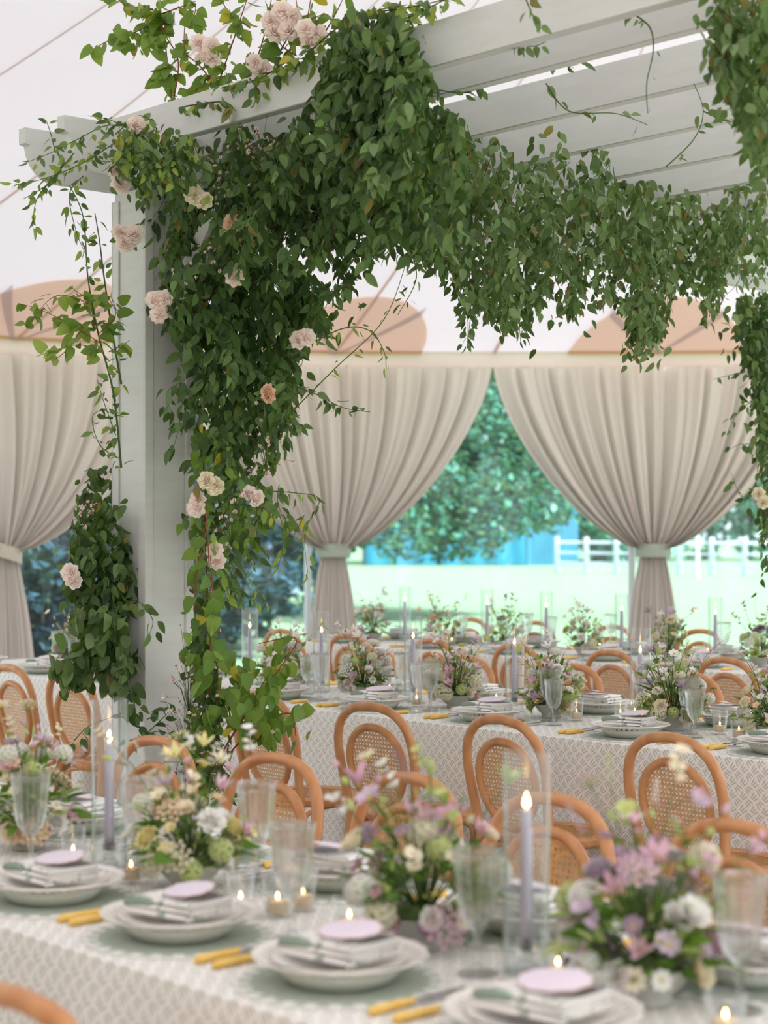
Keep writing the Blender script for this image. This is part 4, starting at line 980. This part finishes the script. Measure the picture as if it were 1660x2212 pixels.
# 4 broad heart leaves low on the right of the post
C3 = [(418, 1300), (470, 1290), (480, 1400), (560, 1440), (645, 1400), (650, 1560), (625, 1630), (540, 1560), (480, 1600), (430, 1640), (400, 1640), (418, 1500)]
v = Vine('broadleaf_climber', 'lime green climber with broad heart leaves at the post foot', (PW+.1, PY0-.05, .1), 36)
v.mass(C3, 26, lambda x, y: (5.85, 6.3), (.055, .075), ('vine_broad', 'vine_broad'), 'heart', step=.045, droop=1.0)
v.mass([(418, 1290), (470, 1290), (470, 1640), (520, 1720), (430, 1730), (400, 1640)], 40, lambda x, y: (6.0, 6.5), (.04, .055), ('vine_dark', 'vine_dark'), 'ovate', step=.028)
for pts in (((420, 1730), (520, 1560), (600, 1450), (640, 1380), (560, 1390)), ((440, 1720), (520, 1600), (620, 1540), (640, 1590)), ((430, 1700), (450, 1500), (455, 1300), (445, 1100)), ((445, 1720), (470, 1500), (462, 1320), (455, 1200)), ((420, 1320), (425, 1240), (450, 1130))):
    v.strand([W(*q, 6.05) for q in pts], .05, (.05, .075), 'vine_broad', 'heart', .004, 'redstem', droop=1.0, per=1)
v.strand([W(435, 1740, 6.2), W(452, 1500, 6.2), W(448, 1300, 6.25), W(440, 1000, 6.3)], .4, r=.006, m='darkstem')
v.done(110)
# 5 dense mound left of the post, heart leaves under it
C4 = [(165, 1090), (190, 1015), (262, 1010), (272, 1150), (290, 1200), (280, 1300), (270, 1340), (200, 1340), (140, 1290), (160, 1200), (140, 1150)]
v = Vine('mounded_vine', 'dark glossy vine mound clinging to the outer face of the post', (PW-.25, PY0, 1.4), 37)
v.mass(C4, 80, lambda x, y: (6.35, 6.8), (.045, .065), ('vine_dark', ['vine_dark', 'vine_mid']), step=.025)
v.done(120)
C5 = [(140, 1330), (210, 1330), (275, 1340), (278, 1470), (262, 1510), (230, 1480), (150, 1480), (112, 1500), (110, 1450), (180, 1400)]
v = Vine('spreading_climber', 'soft green heart-leaved climber spreading left over the table edge', (PW-.25, PY0, 1.1), 38)
v.mass(C5, 36, lambda x, y: (6.3, 6.7), (.055, .075), ('vine_dark', ['vine_mid', 'vine_grey']), 'heart', step=.032, droop=.9)
v.done(90)
v = Vine('foot_vine', 'thin vine looping across the front of the post foot', (PW+.05, PY0-.05, .3), 39)
for pts in (((268, 1440), (290, 1520), (300, 1570), (330, 1600), (390, 1610)), ((280, 1600), (340, 1580), (375, 1590)), ((160, 1600), (190, 1570), (240, 1550), (280, 1540)), ((262, 1310), (300, 1300), (330, 1340), (318, 1380)), ((300, 1600), (370, 1530), (345, 1515))):
    v.strand([W(*q, 6.12) for q in pts], .035, (.045, .06), ['vine_dark', 'vine_mid'], per=2)
v.done(60)
# little sprigs on the post face
v = Vine('post_sprig', 'short leafy sprig hanging on the shaded post face', W(370, 850, 6.2), 40)
for pts in (((400, 820), (360, 850), (375, 900)), ((395, 860), (385, 930), (370, 980)), ((405, 840), (410, 880), (395, 930))): v.strand([W(*q, 6.2) for q in pts], .025, (.045, .06), ['vine_mid', 'vine_dark'], 'ovate', droop=.8)
v.done(40)
# 6 lime stems left of the post
v = Vine('lime_climber', 'lime green climber on a tall stem left of the post', (PW-.2, PY0-.1, 1.4), 41)
for pts in (((262, 1010), (245, 850), (212, 720), (190, 600), (180, 470), (150, 400)), ((262, 830), (240, 700), (225, 600), (215, 520), (205, 460))):
    v.strand([W(*q, 6.35) for q in pts], .045, (.038, .052), ['vine_lime', 'vine_mid'], 'ovate', .004, 'stem')
for pts in (((215, 740), (150, 700), (90, 670), (40, 655)), ((200, 660), (150, 640), (110, 645), (60, 700)), ((220, 760), (170, 745), (110, 760), (80, 770)), ((200, 640), (230, 640), (260, 690)), ((235, 760), (265, 745), (280, 735)), ((185, 700), (140, 760), (110, 780)), ((205, 700), (190, 650), (150, 620)), ((215, 720), (250, 680), (240, 640))):
    v.strand([W(*q, 6.3) for q in pts], .03, (.045, .062), ['vine_lime', 'vine_broad'], 'heart', .002, 'redstem')
for pts in (((255, 990), (215, 960), (200, 900), (235, 880)), ((250, 940), (225, 870), (210, 820))): v.strand([W(*q, 6.35) for q in pts], .032, (.04, .055), ['vine_mid', 'vine_lime'])
v.done(130)
# 7 sprays over the scrolled beam ends
v = Vine('pinnate_vine', 'airy pinnate vine spilling over the scrolled beam ends', (PW-.1, 3.4, 2.9), 42)
for pts in (((330, 290), (240, 270), (170, 300), (110, 330), (60, 350)), ((260, 300), (200, 340), (140, 370), (80, 390), (30, 400)), ((160, 330), (120, 380), (80, 430), (70, 490)), ((140, 350), (100, 400), (50, 430)), ((300, 290), (240, 260), (190, 250)), ((120, 330), (110, 290), (100, 260)), ((330, 300), (360, 340), (350, 400)), ((420, 330), (370, 350), (320, 390)), ((180, 380), (150, 420), (165, 500), (190, 560)), ((460, 340), (480, 370), (500, 410)), ((250, 290), (300, 250), (340, 270)), ((280, 330), (230, 350), (190, 330))):
    v.strand([W(*q, 5.95) for q in pts], .024, (.030, .046), ['vine_mid', 'vine_lime', 'vine_grey'], 'ovate', .0022, 'stem', droop=.4)
v.mass([(255, 290), (330, 270), (420, 300), (470, 340), (450, 400), (360, 400), (290, 400), (255, 350)], 40, lambda x, y: (5.85, 6.1), (.035, .05), ('vine_mid', ['vine_mid', 'vine_grey', 'vine_lime']), step=.026)
v.done(200)
# 8 upright sprays above the first rafter
v = Vine('upright_climber', 'upright sprays of lime and autumn leaves above the nearest rafter', at_wy(450, 3.7, 3.04), 43)
up1 = [((372, 215), (360, 120), (350, 40), (300, 10)), ((375, 215), (385, 130), (350, 60), (345, -20)), ((350, 40), (290, 70), (230, 90), (200, 110)), ((350, 60), (300, 100), (280, 90)), ((365, 150), (350, 180), (340, 160)), ((470, 185), (500, 100), (520, 40), (540, -20)), ((545, 155), (570, 80), (590, -20)), ((470, 190), (430, 140), (400, 110), (400, 40)), ((660, 110), (665, 40), (675, -20)), ((520, 150), (560, 130), (580, 100)), ((420, 200), (450, 170), (500, 165)), ((640, 120), (610, 100), (600, 80)), ((350, 30), (420, 10), (410, 60)), ((690, 90), (720, 40), (740, 0)), ((540, 60), (490, 20), (480, -10)), ((330, 20), (270, 10), (240, -20)), ((600, 120), (640, 60), (700, 30)), ((690, 60), (650, 40), (640, 0))]
for pts in up1: v.strand([W(q[0], q[1], y_wy(q[0], 3.72)) for q in pts], .030, (.05, .068), ['vine_lime', 'vine_broad', 'vine_broad'], 'heart', .003, 'redstem', droop=.55)
for pts in (((480, 190), (560, 170), (630, 130), (690, 130)), ((400, 230), (480, 220), (510, 240)), ((540, 170), (560, 200), (550, 220)), ((600, 140), (610, 160), (600, 180)), ((660, 120), (760, 40), (880, 10)), ((760, 30), (860, 20), (960, 0)), ((830, 60), (900, 30), (1000, -20)), ((560, 160), (620, 150), (660, 130))):
    v.strand([W(q[0], q[1], y_wy(q[0], 3.63)) for q in pts], .026, (.045, .06), ['vine_mid', 'vine_lime'], 'ovate', .003, 'darkstem')
v.done(230)
# 9 strands over the rafters at upper right
v = Vine('near_rafter_vine', 'out-of-focus vine hanging from rafters in the top right corner', W(1620, 60, 4.5), 44)
v.mass([(1530, -20), (1680, -20), (1680, 440), (1640, 420), (1620, 320), (1590, 250), (1540, 130), (1525, 70)], 60, lambda x, y: (4.25, 4.75), (.04, .055), ('vine_mid', ['vine_mid', 'vine_grey']), step=.026)
v.done(100)
for k, (pts, Y, lab, pr) in enumerate([(((1130, -20), (1150, 30), (1170, 60)), 4.85, 'short leafy sprig over the nearest rafter at top centre', 2), (((1370, 30), (1405, 60), (1412, 110), (1398, 180), (1400, 245)), 4.9, 'bare dangling tendril hanging from the second rafter', 0), (((1110, 90), (1150, 100), (1180, 90)), 5.1, 'small sprig between the first and second rafters', 2),
        (((930, 190), (1010, 200), (1090, 160), (1250, 140)), 5.6, 'thin leafy runner along the top of the third rafter', 2), (((1180, 180), (1230, 240), (1330, 245), (1400, 270)), 5.6, 'curling runner looped below the third rafter', 1),
        (((1440, 360), (1500, 300), (1520, 240), (1500, 180)), 5.5, 'straight runner slanting up across the fourth rafter', 1), (((1520, 240), (1580, 262), (1660, 240)), 5.6, 'runner tying the slanting stem to the right edge', 1),
        (((600, 920), (720, 800), (830, 690), (880, 560)), 6.1, 'long bowed runner arching right from the post foliage', 1), (((640, 760), (740, 710), (800, 715), (830, 760), (835, 800)), 6.1, 'drooping runner curving over the pale curtain', 2),
        (((600, 820), (680, 850), (740, 880), (800, 890)), 6.1, 'leafy runner reaching right across the curtain top', 3), (((640, 850), (620, 900), (660, 920)), 6.1, 'short leafy runner tip before the curtain', 3), (((1000, 540), (985, 600), (1010, 680), (1010, 750)), 6.3, 'slender runner hanging alone above the curtain gap', 2), (((880, 520), (900, 600), (860, 680)), 6.0, 'fine yellow-green tendril beside the tent seam', 2), (((760, 470), (800, 520), (790, 560)), 5.6, 'pale jasmine tendril under the drape', 3)]):
    v = Vine('runner', lab, W(*pts[0], Y), 50+k); lime = k in (7, 8, 12, 13)
    P = [W(*q, Y) for q in pts]
    if pr: v.strand(P, .034, (.034, .05) if not lime else (.03, .042), ['vine_lime', 'vine_mid'] if lime else ['vine_mid', 'vine_grey'], 'lance' if lime else 'ovate', .0025, per=pr, droop=.5)
    else: v.stem(along(P, .1)[0], .0028); v.leaves(P[:2], .02, (.02, .03), 'vine_mid', 'ovate'); v.leaves(P[2:], .08, (.012, .02), 'vine_mid', 'lance', per=1)
    v.done(40)
# 10 garland at right edge
v = Vine('edge_garland', 'green and white garland hanging down the right picture edge', W(1650, 640, 8.6), 47)
v.mass([(1600, 640), (1680, 630), (1680, 1310), (1645, 1200), (1650, 1080), (1640, 940), (1625, 840), (1600, 740), (1580, 710)], 90, lambda x, y: (8.4, 8.9), (.045, .065), ('vine_dark', ['vine_mid', 'vine_dark']), step=.03)
for pts in (((1640, 800), (1580, 810), (1540, 820)), ((1630, 860), (1590, 900), (1570, 940)), ((1650, 960), (1600, 960), (1580, 970)), ((1640, 740), (1590, 720), (1570, 690)), ((1650, 1000), (1610, 1080), (1580, 1020))): v.strand([W(*q, 8.5) for q in pts], .05, (.045, .06), 'vine_mid')
v.done(80)

# roses pinned into the greenery
def rosebunch(k, px, py, Y, offs, label, c='rose', sc=1.0):
    p = W(px, py, Y); t = thing('climbing_rose', label, 'roses', p, 0, 'blush climbing roses'); rnd = random.Random(k); mb = MB()
    tocam = (Vector((0, 0, CAMH))-p).normalized()
    for dx, dy in offs:
        q = W(px+dx, py+dy, Y+rnd.uniform(-.02, .02))-p; d = tocam+Vector((rnd.gauss(0, .35), rnd.gauss(0, .35), .25+rnd.gauss(0, .25)))
        ob('rose', flower('rose', c), t, M=orient(q, d, sc*rnd.uniform(.85, 1.1), rnd.uniform(0, 6))); mb.tube([q, q*.4-tocam*.05, -tocam*.10+Vector((0, 0, -.04))], .0016, 5)
    for _ in range(4):
        a = Vector((rnd.gauss(0, 1), rnd.gauss(0, 1), rnd.gauss(0, 1))).normalized(); ob('leaf', LS['vine_mid']['ovate'], t, M=leaf_mat(-tocam*.03+a*.02, a-tocam*.2, tocam, .045))
    part('stem', mb, M['stem'], t, smooth='all')
RB = [(605, 50, y_wy(605, 3.66), [(-20, -5), (5, -25), (20, 15), (-10, 20), (25, -10)], 'blush rose cluster topping the rafter sprays'), (672, 70, y_wy(672, 3.66), [(-12, -8), (12, 5), (0, 22)], 'blush roses beside the tallest rafter stems'),
      (445, 110, y_wy(445, 3.66), [(-15, -15), (12, -8), (-5, 18), (15, 15)], 'blush rose cluster above the rafter, left of the tallest'), (555, 135, y_wy(555, 3.66), [(-5, 0), (12, 18)], 'half-hidden blush roses low among rafter sprays'),
      (300, 270, 5.95, [(-6, 0), (8, 12)], 'small blush roses on top of the pergola corner'), (258, 385, 6.0, [(0, -14), (2, 12)], 'pale rose pair under the scrolled beam end'), (428, 425, 5.95, [(-8, -4), (14, 10)], 'cream rose pair in the dark corner foliage'),
      (272, 510, 6.2, [(-14, -6), (8, 10), (16, -4), (-2, 16)], 'blush rose cluster on the upper post edge'), (345, 662, 6.1, [(-12, -14), (10, -16), (-2, 18), (20, 8)], 'blush rose cluster against the post face'), (507, 600, 6.0, [(0, 0)], 'single blush rosebud in the column vine'),
      (655, 735, 6.05, [(-6, 0), (8, -6)], 'pale roses at the column vine edge'), (582, 850, 6.05, [(0, 0)], 'salmon rose deep in the column vine'), (452, 1042, 6.1, [(-5, -4), (12, 8)], 'cream roses beside the post at curtain tie height'), (428, 1080, 6.15, [(0, 0), (-4, 18)], 'blush roses hugging the post'),
      (465, 1200, 6.1, [(0, -10), (4, 14)], 'blush rose pair low on the post vine'), (545, 1065, 6.1, [(-8, 0), (8, 10)], 'pale roses on the trailing vine'), (152, 1245, 6.35, [(0, -8), (6, 10)], 'blush rose on the outer vine mound'), (880, 340, 5.3, [(0, 0)], 'blush rose tucked into the hanging vine'), (1640, 1075, 8.4, [(0, -8), (10, 10)], 'cream roses in the right edge garland'), (505, 485, 6.0, [(0, 0)], 'small peach rose in the corner shade')]
for k, (px, py, Y, offs, lab) in enumerate(RB): rosebunch(k, px, py, Y, offs, lab, 'peach' if 'salmon' in lab or 'peach' in lab else ('cream' if 'cream' in lab else 'rose'), .9)
# waxflower sprigs: tiny cup blossoms on brown twigs
def waxflower(px, py, Y, n, spread, label, seed):
    p = W(px, py, Y); t = thing('waxflower_sprig', label, 'flowers', p, 0, 'waxflower sprigs'); rnd = random.Random(seed); st = MB(); fl = MB()
    for _ in range(n):
        q = Vector((rnd.gauss(0, spread), rnd.gauss(0, spread), rnd.gauss(0, spread*1.3))); st.tube([(0, 0, -spread*2.2), q*.5+Vector((0, 0, -spread*.4)), q], .0007, 4)
        d = Vector((rnd.gauss(0, 1), rnd.gauss(0, 1)-.6, rnd.gauss(0, 1)+.5)).normalized(); mt = orient(q, d, 1)
        for k in range(5): a = 2*PI*k/5; fl.add([(0, 0, 0), (.006*math.cos(a-.5), .006*math.sin(a-.5), .003), (.0078*math.cos(a), .0078*math.sin(a), .004), (.006*math.cos(a+.5), .006*math.sin(a+.5), .003)], [(0, 1, 2, 3)], 0, mt)
        fl.lathe([(.0004, .003), (.002, .0015), (.0025, -.002), (.0004, -.006)], 5, mi=1, M=mt)
    part('stem', st, M['stem'], t, smooth='all'); o = part('blossoms', fl, [M['waxfl'], M['bud']], t, smooth='all'); o['kind'] = 'stuff'
for k, a in enumerate([(520, 325, 5.9, 16, .03, 'white waxflower sprig under the header beam'), (565, 315, 5.85, 20, .035, 'fuller waxflower sprig beneath the first rafter'), (450, 545, 6.0, 18, .03, 'waxflower sprig in the dark corner vine'), (385, 620, 6.05, 12, .025, 'waxflower sprig beside the post cluster of roses'), (480, 400, 5.95, 14, .03, 'waxflower sprig near the cream rose pair'), (575, 960, 6.1, 22, .04, 'dried brown waxflower sprig below the column vine'), (180, 1090, 6.35, 18, .03, 'waxflower sprig over the outer vine mound'), (500, 1120, 6.1, 18, .04, 'waxflower sprig on the trailing vine'),
        (410, 1480, 6.0, 30, .05, 'waxflower sprig at the post foot, upper'), (405, 1570, 5.95, 36, .06, 'waxflower bush at the post foot behind the chair'), (450, 1620, 5.95, 24, .05, 'waxflower sprig low beside the heart-leaved climber')]): waxflower(*a, 70+k)
